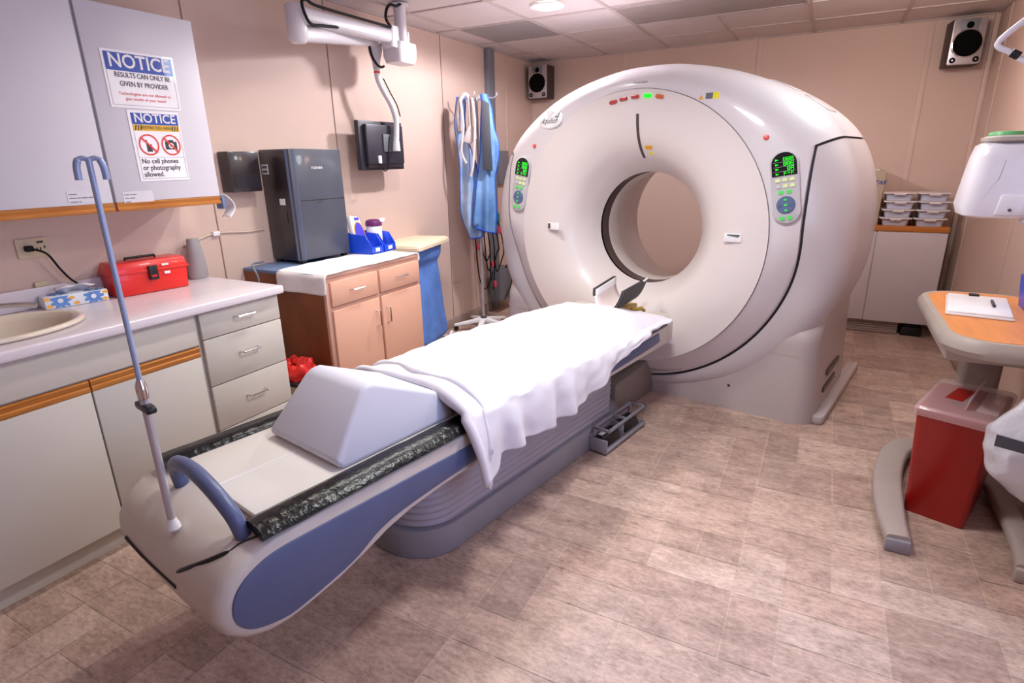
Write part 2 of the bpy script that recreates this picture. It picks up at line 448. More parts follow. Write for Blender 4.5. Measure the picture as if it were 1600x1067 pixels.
zs = [1.708-i*.0150 for i in range(17)]
sl = MB(); sl.add([(-.006+d*.0075, T(-.006, z)-.0015, z) for z in zs for d in (-1, 1)], [(2*i, 2*i+1, 2*i+3, 2*i+2) for i in range(16)])
obj('laser_slit', sl, M['band'], ct, solid=.003)
PL = XZ(-.0015, .004)
obj('warning_label', MB().prism(rrect(.044, .024, .002, 2), PL).xf(surfM(.047, 1.525)), M['orange'], ct)
obj('warning_label', MB().prism([(-.016, -.012), (.016, -.012), (0, .014)], PL).xf(surfM(.052, 1.494)), M['yellow'], ct)
obj('warning_label', MB().prism([(-.012, -.011), (.012, -.011), (0, .012)], PL).xf(surfM(.356, 1.769)), M['orange'], ct)
obj('rating_label', MB().prism(rrect(.036, .03, .001, 2), PL).xf(surfM(.398, 1.773)), M['ebox'], ct)
obj('rating_label', MB().prism(rrect(.032, .032, .001, 2), PL).xf(surfM(.433, 1.773)), M['yellow'], ct)
def textM(name, body, size, m, par, Mx, **k):
    o = text(name, body, size, m, par, (0, 0, 0), (0, 0, 0), **k)
    sx = o.scale[0]; o.scale = (1, 1, 1)
    o.data.transform(Mx @ Matrix.Rotation(PI/2, 4, 'X') @ Matrix.Diagonal((sx, 1, 1, 1))); return o
textM('maker_mark', 'TOSHIBA', .017, M['strut'], ct, surfM(-.0, 1.872) @ Matrix.Translation((0, -.001, 0)), sx=1.3)
for s, z, k in ((-.163, 1.780, 'red_lens'), (-.097, 1.792, 'red_lens'), (-.024, 1.799, 'red_lens'), (.053, 1.799, 'green'), (.125, 1.789, 'orange_lens')):
    a = math.atan2(z-CZ, s-CX)-PI/2
    obj('indicator_lamp', MB().prism(rrect(.05, .022, .010, 6), XZ(-.009, .008)).xf(Matrix.Translation((s, TD, z)) @ Matrix.Rotation(-a, 4, 'Y')), M[k], ct, bev=.004)
for s in (-.745, .707):
    obj('stop_button', MB().lathe([(.0, -.012), (.011, -.010), (.014, -.004), (.014, .012)], (0, 0, 0), 18, 'y').xf(surfM(s, 1.555)), M['red_btn'], ct)
for s, d in ((-.583, -1), (.594, 1)):
    lw = obj('laser_window', MB().prism(rrect(.092, .046, .006, 3, s, 1.046), XZ(TD-.004, TD+.004)), M['white'], ct, bev=.003)
    obj('laser_window_slot', MB().prism([(s-.04, 1.03), (s-.024, 1.03), (s-.024, 1.063), (s-.04, 1.063)] if d < 0 else [(s-.03, 1.064), (s+.042, 1.064), (s+.03, 1.05), (s-.03, 1.058)], XZ(TD-.006, TD)), M['band' if d < 0 else 'ebox'], lw)
bM = surfM(-.625, 1.712)
b = obj('name_badge', MB().lathe([(0, -.006), (.9, -.006), (1., .0), (1., .012)], (0, 0, 0), 36, 'y').xf(bM @ Matrix.Diagonal((.105, 1, .06, 1))), M['white'], ct)
textM('badge_lettering', 'Aquilion', .052, M['band'], b, bM @ Matrix.Translation((-.004, -.0066, -.012)), sx=.85, shear=.35)
textM('badge_numeral', '4', .08, M['strut'], b, bM @ Matrix.Translation((.05, -.0064, .014)), sx=1.1, shear=.4)
textM('badge_slash', '/', .075, M['panel'], b, bM @ Matrix.Translation((-.03, -.0064, .014)), sx=1.2, shear=.7)
hq = [(.10, .30), (.21, .385), (.30, .405), (.335, .20), (.22, .175), (.11, .165)]
obj('access_hatch', MB().add([(s, T(s, z)-.003, z) for s, z in hq], [tuple(range(6))]), M['gantry'], ct, solid=.006)
for th in (math.radians(51), math.radians(40)):
    cols = [[P(th+d, r_out(th+d)+.0025, tt) for tt in (.39, .45, .52, .6)] for d in (-.07, -.035, 0, .035, .07)]
    obj('top_vent', strip(cols), M['shell'], ct, solid=.004)
def control_panel(cx, tilt, sgn):
    Mx = surfM(cx, 1.312) @ Matrix.Translation((0, -.006, 0)) @ Matrix.Rotation(tilt, 4, 'Y')
    pl = obj('control_panel', MB().prism(rrect(.132, .36, .063, 8), XZ(-.010, .03)).xf(Mx), M['panel'], ct, bev=.006, seg=3)
    top = [(x, z) for x, z in rrect(.116, .344, .056, 8) if z > .06]+[(-.058, .058), (.058, .058)]
    top = sorted(top, key=lambda p: math.atan2(p[1]-.1, p[0]))
    obj('display', MB().prism(top, XZ(-.012, -.006)).xf(Mx), M['display'], pl)
    rb = random.Random(5)
    for i in range(4):
        z = .138-.023*i
        for k in range(3):
            x = .004+.0165*k
            if i == 2 and k == 0: continue
            sg = MB()
            for (a, b2, c, d) in ((-.006, .006, .007, .0085), (-.006, .006, -.0085, -.007), (-.0065, -.0045, -.008, .008), (.0045, .0065, -.008, .008), (-.006, .006, -.001, .001)):
                if i > 1 and rb.random() < .3: continue
                sg.box(x+a, x+b2, -.0135, -.012, z+c, z+d)
            if sg.v: obj('digit', sg.xf(Mx), M['green'], pl)
        obj('display_arrow', MB().prism([(-.04, z-.005), (-.024, z), (-.04, z+.005)], XZ(-.0135, -.012)).xf(Mx), M['green'], pl)
        obj('display_rule', MB().box(-.05, .05, -.013, -.012, z-.0125, z-.0115).xf(Mx), M['panel'], pl)
    for i in range(2):
        for k in range(3):
            obj('button', MB().prism(rrect(.022, .017, .004, 3, -.033+.033*k, .038-.03*i), XZ(-.016, -.008)).xf(Mx), M['key' if (i, k) == (1, 0) else 'key_lit'], pl)
    for x, z in ((-.022, -.022), (.016, -.022), (-.022, -.152), (.014, -.152)):
        obj('button', MB().prism(rrect(.022, .017, .005, 3, x, z), XZ(-.016, -.008)).xf(Mx), M['green_dim'], pl)
    obj('direction_pad', MB().lathe([(0, -.017), (.040, -.017), (.044, -.013), (.044, -.008)], (0, 0, 0), 30, 'y').xf(Mx @ Matrix.Translation((-.002, 0, -.086))), M['blue_pad'], pl)
    for x, z, k in ((0, .026, 'green_dim'), (0, 0, 'green_dim'), (0, -.026, 'green_dim'), (-.027, -.002, 'slate'), (.025, -.002, 'slate')):
        obj('button', MB().prism(rrect(.014, .010, .003, 2, x-.002, z-.086), XZ(-.020, -.016)).xf(Mx), M[k], pl)
control_panel(.828, -.17, 1)
control_panel(-.855, .17, -1)

# ------------------------------------------------------------------ scanner table
tb = thing('scanner_table', 'long patient table of the scanner with blue side panels and grey pleated pedestal', 'patient table', O, TH)
def nose(s):                       # forward bulge of the near end
    return -.012*(1-min(1, abs(s)/.34)**2.2)
SIDE = [(-.24,.552),(-.6,.552),(-1.2,.552),(-1.9,.552),(-2.4,.552),(-2.62,.552),(-2.72,.548),(-2.79,.53),(-2.845,.49),(-2.873,.44),(-2.878,.39),(-2.86,.34),(-2.825,.305),(-2.775,.283),(-2.72,.277),(-2.66,.285),(-2.55,.305),(-2.45,.335),(-2.35,.37),(-2.25,.392),(-2.1,.408),(-1.8,.418),(-1.4,.432),(-1.0,.445),(-.24,.448)]
rings = []
for i in range(21):
    s = .335*math.sin(PI/2*(-1+i/10)); e = abs(s)/.335; sh = .03*(1-math.sqrt(max(0, 1-max(0, (e-.90)/.10)**2)))
    ring = []
    for t_, z in SIDE:
        k = max(0, min(1, (-2.3-t_)/.55))
        zc = .43; ring.append((s, t_+nose(s)*k + sh*k*1.2, z+(zc-z)*sh*2.2))
    rings.append(ring)
obj('table_hull', MB().loft(rings), M['cream'], tb, ang=50)
PT = [(-.41,.535),(-.6,.53),(-1.0,.517),(-1.5,.507),(-1.95,.502),(-2.24,.507),(-2.57,.512),(-2.70,.512),(-2.765,.497),(-2.815,.465),(-2.838,.42),(-2.835,.37),(-2.80,.328),(-2.73,.304),(-2.66,.303),(-2.49,.338),(-2.38,.388),(-2.25,.412),(-1.95,.43),(-1.4,.448),(-.95,.462),(-.44,.478),(-.40,.50)]
PTS = [(p.x, p.y) for p in spline([(a, b_, 0) for a, b_ in PT], 5)]
for sd in (-1, 1):
    obj('side_panel', MB().prism(PTS, YZ(sd*.322, sd*.341)), M['slate'], tb, bev=.005)
obj('end_slot', MB().tube(spline([(.125, -2.876, .449), (.18, -2.856, .481), (.225, -2.832, .505), (.268, -2.794, .529)], 5), [.004]+[.0065]*14+[.004], 8), M['black'], tb)
obj('cap_seam', MB().tube(spline([(.268, -2.794, .529), (.272, -2.765, .540), (.29, -2.735, .549), (.30, -2.70, .552)], 4), .0028, 6), M['gap'], tb)
obj('end_vent', MB().tube([(-.235, -2.884, .400), (-.1, -2.887, .401), (.125, -2.885, .408)], .0065, 8), M['gap'], tb)
# cradle
obj('cradle', MB().box(-.272, .272, -2.70, -.30, .552, .572), M['cradle'], tb, bev=.008)
obj('cradle_seam', MB().box(-.003, .003, -2.69, -.4, .5715, .5735), M['white'], tb)
for sd in (-1, 1):
    rail = [(sd*.236, .570), (sd*.332, .552), (sd*.342, .562), (sd*.322, .584), (sd*.268, .588), (sd*.238, .576)]
    n = 60; rr = []
    for i in range(n+1):
        t_ = -2.735+2.43*i/n
        rr.append([(a+.003*noise.noise((t_*9, k*3, sd)), t_, b_+.003*noise.noise((t_*11, 7+k*2, sd))) for k, (a, b_) in enumerate(rail)])
    obj('side_rail', MB().loft(rr), M['wrap'], tb, ang=70)
obj('far_end_block', MB().prism([(.06, .45), (.338, .45), (.338, .56), (.30, .602), (.22, .602), (.06, .56)], XZ(-.30, -.215)).prism([(-.06, .45), (-.338, .45), (-.338, .56), (-.30, .602), (-.22, .602), (-.06, .56)], XZ(-.30, -.215)), M['cream'], tb, bev=.012)
# push handle
hp = spline([(-.145, -2.735, .545), (-.135, -2.745, .60), (-.07, -2.76, .655), (.05, -2.765, .677), (.165, -2.765, .655), (.235, -2.755, .60), (.25, -2.745, .54)], 6)
obj('push_handle', MB().tube(hp, .021, 14), M['slate'], tb)
# pedestal
def stad(w, t0, t1, r, n=10):
    return rrect(2*w, t1-t0, r, n, 0, (t0+t1)/2)
obj('pedestal_base', MB().prism(stad(.225, -2.13, -.5, .2), XY(0, .125)).prism(stad(.21, -2.11, -.52, .19), XY(.125, .14)), M['plinth'], tb, bev=.008)
obj('base_label', MB().box(-.11, -.02, -2.137, -2.125, .05, .09), M['cream'], tb)
rg = []; nz_ = 44
for i in range(nz_+1):
    z = .14+.33*i/nz_; ins = .006*(1-abs(((i/4) % 1)*2-1)); ex = .0+.012*math.sin(PI*i/nz_)
    rg.append([(a, b_, z) for a, b_ in stad(.208-ins+ex*.5, -2.10+ins, -.60-ins, .15)])
obj('pleated_cover', MB().loft(rg), M['bellow'], tb, ang=25)
obj('rear_connector', MB().prism([(-.5, 0), (.015, 0), (.015, .26), (-.2, .22), (-.5, .2)], YZ(-.13, .13)).box(-.1, .1, -.42, -.03, .26, .36), M['connector'], tb, bev=.01)
# foot pedals
pd = obj('foot_pedal_tray', MB().box(.225, .33, -.94, -.50, .012, .03).box(.225, .235, -.94, -.5, .03, .1).box(.225, .33, -.95, -.935, .012, .085).box(.225, .31, -.735, -.725, .03, .10), M['plinth'], tb, bev=.004)
for t0 in (-.92, -.71): obj('foot_pedal', MB().hexa([(x, y, z) for z in (.035, .085) for y in (t0, t0+.16) for x in (.24, .318 if z < .05 else .29)]), M['black'], pd, bev=.008)
gd = MB()
for x0, x1, y0, y1 in ((.235, .247, -.93, -.52), (.322, .334, -.93, -.52), (.235, .334, -.93, -.918), (.235, .334, -.74, -.728), (.235, .334, -.532, -.52)): gd.box(x0, x1, y0, y1, .125, .14)
obj('pedal_guard', gd.box(.235, .247, -.93, -.91, .08, .13).box(.235, .247, -.54, -.52, .08, .13), M['plinth'], tb, bev=.003)
obj('pedal_label', MB().box(.25, .275, -.9, -.86, .0845, .0865), M['white'], pd)

# ------------------------------------------------------------------ things on the table
# foam wedge
wp = [(-2.415,.574),(-2.432,.60),(-2.285,.77),(-2.262,.785),(-2.23,.787),(-1.955,.668),(-1.935,.65),(-1.925,.574)]
wd = MB().prism(wp, lambda a, b_, k: ((-.175, .232)[k]+(.035, -.06)[k]*(b_-.574)/.21, a, b_))
tag(obj('foam_wedge', wd, M['foam'], None, O, TH, bev=.028, seg=4), 'pale grey blue wedge shaped cushion lying on near half of scanner table', 'cushion')
# white sheet
def zb(t_, side):
    if side < 0: return .46
    return interp([(-1.98,.44),(-1.93,.345),(-1.86,.365),(-1.80,.415),(-1.70,.425),(-1.6,.41),(-1.45,.405),(-1.3,.415),(-1.16,.44),(-1.04,.47),(-1.0,.505),(-.85,.535),(-.7,.562),(-.55,.582),(-.40,.592),(-.3,.597)], t_)
def sheet_pt(u, v):
    a = u*2-1; t_ = -1.945+1.63*v; n0 = noise.noise
    prof = interp([(-1.95,.075),(-1.8,.10),(-1.5,.115),(-1.1,.105),(-.8,.09),(-.55,.075),(-.3,.02)], t_)
    lump = .022*n0((t_*3.2, a*1.6, 1.7))+.011*n0((t_*7, a*4, 4.2))
    e = abs(a); sg = 1 if a > 0 else -1
    fold = (.016*math.sin(t_*24+2.2*math.sin(t_*4.1))+.010*math.sin(t_*51+a))*(.35+.65*smooth(-1.0, -1.5, t_))+.010*n0((t_*9, a*2, 9.3))
    diag = .012*math.exp(-((t_+1.25-.55*a)/.05)**2)+.012*math.exp(-((t_+.82-.30*a)/.035)**2)-.008*math.exp(-((t_+1.5+.25*a)/.07)**2)
    if e <= .72:
        q = e/.72; s = sg*.338*q
        z = .596+prof*(1-q**3.2)+(lump+diag)*(1-q**6)+.004+fold*.45*q**3
        return (s, t_-.03*(a > .2)*(a-.2)*(1-v), z)
    q = (e-.72)/.28; ze = .60; zbot = zb(t_, sg)
    k = min(1, q*1.6)
    s = sg*(.338+.022*math.sin(k*PI/2)+(.014+fold*1.3)*q+.006*n0((t_*14, q*3, 2)))
    z = ze-(ze-zbot)*(q**1.15)
    s = sg*max(abs(s), .346 if q > .25 else .34)
    flap = smooth(.18, .0, v)*(sg > 0)
    return (s+flap*.035*q, t_-.03*(sg > 0)*(1-v)-.0*q, z)
sh = MB().grid(121, 150, sheet_pt)
so = obj('bed_sheet', sh, M['sheet'], None, O, TH, ang=180, solid=.006, sub=1)
tag(so, 'crumpled white sheet draped over the far half of scanner table', 'sheet')
# rolled near edge
ed = []
for i in range(70):
    u = .14+.86*i/69; p = Vector(sheet_pt(min(u, 1), .0)); ed.append(p+Vector((0, -.004, .006)))
rr = [.017+.006*noise.noise((i*.11, 0, 3))+.008*math.exp(-((i-48)/9)**2) for i in range(70)]
obj('folded_hem', MB().tube(ed, rr, 12), M['sheet'], so, ang=180)
hem2 = [p+Vector((.012*math.sin(i*.2), .05+.01*math.sin(i*.17), .004)) for i, p in enumerate(ed)]
obj('folded_hem', MB().tube([Vector(sheet_pt(min(.14+.86*i/69, 1), .045+.012*math.sin(i*.15)))+Vector((0, 0, .003)) for i in range(66)], [.011+.004*math.sin(i*.3) for i in range(66)], 10), M['sheet'], so, ang=180)
# head holder
hh = thing('head_holder', 'white cradle shaped head rest with dark padded sides at the scanner end of table', 'head rest', O+Vector((0, 0, 0)), TH)
def hh_pt(u, v):
    a = -1.42+2.84*u; t_ = -.45+.26*v; w = .096-.012*(1-v)
    return (.012+w*math.sin(a)*1.02, t_+.03*abs(a)**2*.6, .607+.125*(1-math.cos(a))*1.2+.03*v)
obj('shell', MB().grid(28, 10, hh_pt), M['white'], hh, solid=.012, ang=60)
for lo_, hi_ in ((.70, 1.0), (0, .10)):
    obj('side_pad', MB().grid(8, 10, lambda u, v: tuple(Vector(hh_pt(lo_+(hi_-lo_)*u*1.02, v))+Vector(((.008 if hi_ > .5 else -.008), 0, .005)))), M['pad_dark'], hh, solid=.018, ang=60)
obj('inner_liner', MB().grid(20, 8, lambda u, v: tuple(Vector(hh_pt(.12+.76*u, .05+.9*v))+Vector((0, 0, .012)))), M['collar'], hh, solid=.008, ang=60)
obj('strap', MB().tube([(.105, -.20, .735), (.12, -.185, .765), (.14, -.175, .785)], .006, 8), M['white'], hh)
obj('mount', MB().prism([(-.36, .575), (-.13, .575), (-.13, .612), (-.36, .622)], YZ(-.035, .06)).tube([(.06, -.2, .585), (.11, -.17, .595), (.12, -.15, .575)], .012, 8), M['olive'], hh, bev=.005)
# IV pole
iv = thing('iv_pole', 'thin steel drip pole with two hooks standing at near end of scanner table', 'iv pole', O, TH)
PX, PY = .035, -2.835
obj('lower_tube', MB().tube([(PX, PY, .515), (PX, PY, .93)], .0105, 14), M['steel'], iv)
obj('upper_rod', MB().tube([(PX, PY, .9), (PX, PY, 1.492)], .0065, 12), M['steel_blue'], iv)
obj('collar', MB().lathe([(.009, 0), (.0135, .004), (.0135, .04), (.010, .05), (.008, .055)], (PX, PY, .905), 14), M['chrome'], iv)
obj('clamp_knob', MB().prism(rrect(.085, .02, .009, 4, PX, .885), XZ(PY-.012, PY+.012)), M['black'], iv, bev=.004)
obj('base_tape', MB().lathe([(.019, -.004), (.017, .008), (.013, .018), (.0115, .026)], (PX, PY, .528), 12), M['white'], iv)
for d in (-1, 1):
    hx, hy = .28*d, .96*d
    pts = spline([(PX, PY, 1.488), (PX+hx*.012, PY+hy*.012, 1.492), (PX+hx*.021, PY+hy*.021, 1.486), (PX+hx*.025, PY+hy*.025, 1.47), (PX+hx*.026, PY+hy*.026, 1.445)], 5)
    obj('hook', MB().tube(pts, [.0055]*(len(pts)-12)+[.0075]*12, 10), M['steel_blue'], iv)

# ------------------------------------------------------------------ left counter
XF = -2.31
def pull(parent, c, d, L, m='chrome', out=.028, r=.0045):   # bar handle, c centre on face x, d 'y' or 'z'
    x, y, z = c
    if d == 'y': p = [(x, y-L/2, z), (x+out, y-L/2+.006, z), (x+out, y+L/2-.006, z), (x, y+L/2, z)]
    else: p = [(x, y, z-L/2), (x+out, y, z-L/2+.006), (x+out, y, z+L/2-.006), (x, y, z+L/2)]
    return obj('handle', MB().tube(p, r, 8), M[m], parent)
def oakpull(name, y0, y1, z0, z1, x, parent):
    zm = z0+(z1-z0)*.48
    prof = [(x, z0), (x+.017, z0), (x+.02, z0+.004), (x+.02, zm-.004), (x+.014, zm), (x+.016, zm+.005), (x+.02, z1-.004), (x+.014, z1), (x, z1)]
    return obj(name, MB().prism(prof, lambda a, b_, k: (a, (y0, y1)[k], b_)), M['oak'], parent)
bc = thing('base_cabinet', 'cream sink cabinet with oak finger pull strips under white worktop', 'cabinet', (0, 0, 0))
obj('body', MB().box(XL+.005, XF-.02, -.45, 1.428, .10, .66).box(XF-.04, XF-.02, -.45, 1.428, .66, .868).box(XL+.005, XF-.06, -.45, 1.428, 0, .10), M['cab'], bc)
obj('apron_panel', MB().box(XF-.02, XF-.002, -.45, 1.426, .733, .866), M['cab'], bc, bev=.002)
for y0, y1 in ((-.44, .065), (.071, .526), (.532, .985), (.991, 1.424)):
    d = obj('door', MB().box(XF-.019, XF, y0, y1, .105, .680), M['cab'], bc, bev=.003)
    oakpull('finger_pull', y0, y1, .680, .724, XF-.019, d)
dc = thing('drawer_cabinet', 'cream three drawer cabinet at right end of sink counter', 'cabinet', (0, 0, 0))
obj('body', MB().box(XL+.005, XF-.02, 1.434, 1.862, .10, .868).box(XL+.005, XF-.06, 1.434, 1.862, 0, .10), M['cab'], dc)
for z0, z1 in ((.748, .864), (.530, .744), (.314, .526)):
    d = obj('drawer', MB().box(XF-.019, XF, 1.447, 1.860, z0, z1), M['cab'], dc, bev=.003)
    pull(d, (XF, 1.66, (z0+z1)/2+.01), 'y', .10)
obj('lower_panel', MB().box(XF-.019, XF, 1.447, 1.860, .105, .310), M['cab'], dc, bev=.003)
# worktop with cut-out (built as a plate around an oval hole) and backsplash
SYC, SXC, SA, SB = .855, -2.595, .262, .198
ZT = .91
n = 48; hole = [(SXC+SB*math.cos(2*PI*k/n), SYC+SA*math.sin(2*PI*k/n)) for k in range(n)]
X0, X1, Y0, Y1 = XL+.004, -2.285, -.46, 1.885
def outer_pt(k):
    a = 2*PI*k/n; c_, s_ = math.cos(a), math.sin(a)
    tx = ((X1-SXC)/c_ if c_ > 1e-6 else (X0-SXC)/c_ if c_ < -1e-6 else 1e9); ty = ((Y1-SYC)/s_ if s_ > 1e-6 else (Y0-SYC)/s_ if s_ < -1e-6 else 1e9)
    q = min(tx, ty); return (SXC+q*c_, SYC+q*s_)
outp = [outer_pt(k) for k in range(n)]
for cxy in ((X0, Y0), (X0, Y1), (X1, Y0), (X1, Y1)):
    i = min(range(n), key=lambda k: (outp[k][0]-cxy[0])**2+(outp[k][1]-cxy[1])**2); outp[i] = cxy
w = MB(); v = [(*p, z) for z in (ZT, ZT-.04) for p in hole]+[(*p, z) for z in (ZT, ZT-.04) for p in outp]
f = []
for k in range(n):
    k2 = (k+1) % n; f += [(k, k2, 2*n+k2, 2*n+k), (n+k, n+k2, 3*n+k2, 3*n+k), (k, k2, n+k2, n+k), (2*n+k, 2*n+k2, 3*n+k2, 3*n+k)]
w.add(v, f)
wt = thing('worktop', 'white laminate worktop with low backsplash running along left wall', 'countertop', (0, 0, 0))
obj('top', w, M['counter'], wt, bev=.008, seg=3)
obj('backsplash', MB().box(XL+.003, XL+.024, -.46, 1.40, ZT, ZT+.085), M['counter'], wt, bev=.004)
# sink
sk = thing('sink', 'cream oval wash basin set into the white worktop', 'sink', (SXC, SYC, ZT))
prof = [(1.08, .002), (1.075, .012), (1.03, .017), (.97, .010), (.93, -.01), (.88, -.06), (.72, -.12), (.40, -.145), (.10, -.15), (.05, -.15)]
obj('basin', MB().grid(48, len(prof), lambda u, v: (lambda q: (q[0]*SB*math.cos(2*PI*u), q[0]*SA*math.sin(2*PI*u), q[1]))(prof[round(v*(len(prof)-1))]), True), M['sink'], sk, ang=60, solid=.004)
fc = thing('faucet', 'chrome tap behind the oval basin', 'faucet', (-2.855, .935, ZT), math.radians(52))
obj('deck_plate', MB().prism(rrect(.05, .2, .024, 6), XY(.004, .022)), M['chrome'], fc, bev=.006)
obj('spout', MB().tube(spline([(0, 0, .015), (.0, 0, .035), (.04, .0, .048), (.13, .0, .046), (.165, .0, .036)], 6), .010, 12), M['chrome'], fc)
for d in (-.075,.075): obj('knob', MB().lathe([(.010, .0), (.012, .03), (.022, .036), (.022, .062), (.014, .07), (0, .07)], (0, d, .02), 18), M['chrome'], fc)
# toolbox
tbx = thing('toolbox', 'bright red plastic tackle box with black latch on the white worktop', 'toolbox', (-2.80, 1.535, ZT+.001), math.radians(-7))
obj('body', MB().hexa([(x*(1 if z else .96), y*(1 if z else .97), z) for z in (0, .104) for y in (-.161, .161) for x in (-.072, .075)]), M['red'], tbx, bev=.007)
lid = obj('lid', MB().hexa([(x*(1 if z < .12 else .84), y*(1 if z < .12 else .94), z) for z in (.1055, .15) for y in (-.166, .166) for x in (-.074, .079)]), M['red'], tbx, bev=.006)
obj('rim', MB().box(-.075, .081, -.168, .168, .099, .109), M['red'], tbx, bev=.003)
obj('latch', MB().box(.078, .092, -.018, .022, .06, .126), M['black'], tbx, bev=.004)
obj('latch_window', MB().box(.0915, .0935, -.010, .012, .074, .083), M['red'], tbx)
obj('carry_handle', MB().tube([(-.01, -.07, .148), (-.01, -.07, .16), (-.01, .06, .16), (-.01, .06, .148)], .006, 8), M['black'], tbx)
obj('tag_label', MB().box(.078, .0822, .045, .075, .118, .127), M['white'], tbx)
obj('tag_label', MB().box(.076, .0795, .052, .078, .078, .09), M['white'], tbx)
# tissue box
ts = thing('tissue_box', 'flat tissue box with blue daisy pattern behind the basin', 'tissue box', (-2.835, 1.235, ZT+.001), math.radians(-10))
obj('carton', MB().box(-.055, .055, -.115, .115, 0, .05), M['tissue'], ts, bev=.004)
pt = MB()
def daisy(face, cy, cz, r, n=9):
    for k in range(n):
        a = 2*PI*k/n; d = (math.cos(a), math.sin(a)); pp = []
        for q, wd_ in ((.25, .12), (.6, .2), (.95, .1)):
            pp.append((q*r, wd_*r))
        loop = [(q, w_) for q, w_ in pp]+[(q, -w_) for q, w_ in reversed(pp)]
        vs = []
        for q, w_ in loop:
            y = cy+d[0]*q-d[1]*w_; z = cz+d[1]*q+d[0]*w_
            if face == 'f': vs.append((.0556, max(-.113, min(.113, y)), max(.002, min(.048, z))))
            else: vs.append((max(-.053, min(.053, z)), max(-.113, min(.113, y)), .0506))
        pt.add(vs, [tuple(range(6))])
for cy, cz in ((-.06, .03), (.06, .028)): daisy('f', cy, cz, .04)
for cy, cx_ in ((-.055, .0), (.07, .02)): daisy('t', cy, cx_, .04)
for cy, cz in ((-.1, .012), (-.02, .036), (-.005, .012), (.1, .01), (.105, .04), (-.105, .042)):
    orange = MB().add([(.0558, cy+.012*math.cos(2*PI*k/8), cz+.007*math.sin(2*PI*k/8)) for k in range(8)], [tuple(range(8))])
    obj('orange_print', orange, M['flower_orange'], ts)
obj('daisy_print', pt, M['petal'], ts)
obj('tissue', MB().grid(9, 8, lambda u, v: (-.03+.05*v+.012*math.sin(u*9), -.05+.12*u+.03*v*(u-.5), .05+.035*math.sin(v*2.2)*(1-.4*abs(u-.5))+.006*math.sin(u*14+v*5))), M['white'], ts, solid=.0015, sub=1)
# grey air freshener
tag(obj('grey_vase', MB().lathe([(.0, 0), (.046, 0), (.05, .012), (.050, .05), (.043, .12), (.032, .195), (.030, .205), (.0, .206)], n=28, sx=.75), M['vase'], None, (-2.858, 1.835, ZT+.001)), 'grey tapered vase shaped canister at right end of the worktop', 'canister')
# outlet, plug and cord
ol = thing('wall_outlet', 'beige double wall outlet with black plug above the worktop', 'outlet', (XL, 1.165, 1.157))
obj('cover_plate', MB().prism(rrect(.115, .08, .006, 3), YZ(.0, .007)), M['outlet'], ol, bev=.002)
obj('reset_buttons', MB().box(.007, .010, .018, .04, .018, .026), M['black'], ol)
for dz in (-.012,): obj('socket', MB().box(.007, .0085, .012, .016, -.012, .0).box(.007, .0085, .024, .028, -.012, 0).box(.007, .0085, .040, .044, -.006, .006), M['gap'], ol)
obj('plug', MB().box(.007, .035, -.034, -.006, -.012, .012), M['cable'], ol, bev=.005)
tag(obj('power_cord', MB().tube(spline([(XL+.036, 1.155, 1.155), (XL+.055, 1.19, 1.13), (XL+.05, 1.225, 1.06), (XL+.045, 1.265, 1.0), (XL+.05, 1.33, .945), (XL+.05, 1.375, .93)], 6), .0045, 8), M['cable']), 'dark grey power cord hanging from the plug down behind the red tackle box', 'cord')
tag(obj('splash_clip', MB().box(XL+.001, XL+.014, 1.135, 1.185, .995, 1.015), M['outlet'], bev=.002), 'small beige clip on the wall just above backsplash beside the tap', 'clip')
cw = thing('wall_cable', 'cream cable with white joiner tacked along the wall beside grey canister', 'cable', (XL, 2.0, 1.12))
obj('wire', MB().tube(spline([(.008, -.17, -.04), (.008, -.05, -.005), (.008, .05, .0), (.008, .2, -.012), (.008, .32, -.01)], 5), .004, 8), M['cable_cream'], cw)
obj('joiner', MB().box(.002, .02, -.02, .02, -.012, .012), M['white'], cw, bev=.003)
# ------------------------------------------------------------------ wall cabinets
XU = -2.585
def wall_cab(y0, y1, label):
    c = thing('wall_cabinet', label, 'cabinet', (0, 0, 0), group='white wall cabinets')
    obj('body', MB().box(XL+.004, XU-.018, y0, y1, 1.312, 2.085), M['cab_white'], c)
    d = obj('door', MB().box(XU-.017, XU, y0+.003, y1-.003, 1.332, 2.083), M['cab_white'], c, bev=.003)
    oakpull('oak_rail', y0+.003, y1-.003, 1.296, 1.332, XU-.017, d)
    return c, d
c1, d1 = wall_cab(1.362, 1.842, 'white wall cabinet with two notice signs on its door')
c2, d2 = wall_cab(.875, 1.356, 'white wall cabinet left of the one carrying notice signs')
c3, d3 = wall_cab(.38, .869, 'white wall cabinet at the left end of the row')
def small_label(par, y, z, words):       # paper strip with unreadable fine print
    lb = obj('door_label', MB().box(XU, XU+.0012, y, y+.125, z-.034, z+.012), M['paper_strip'], par)
    for i, row in enumerate(words):
        m = MB(); q = y+.006
        for n_ in row:
            m.box(XU+.001, XU+.0016, q, q+.0042*n_, z-.0025-.0145*i, z+.0015-.0145*i); q += .0042*n_+.003
        obj('fine_print', m, M['strut'], lb)
small_label(d2, 1.19, 1.375, [(7,), (6, 3, 5, 4), (7, 2)])
small_label(d1, 1.395, 1.362, [(5, 6), (4, 5), (5,)])
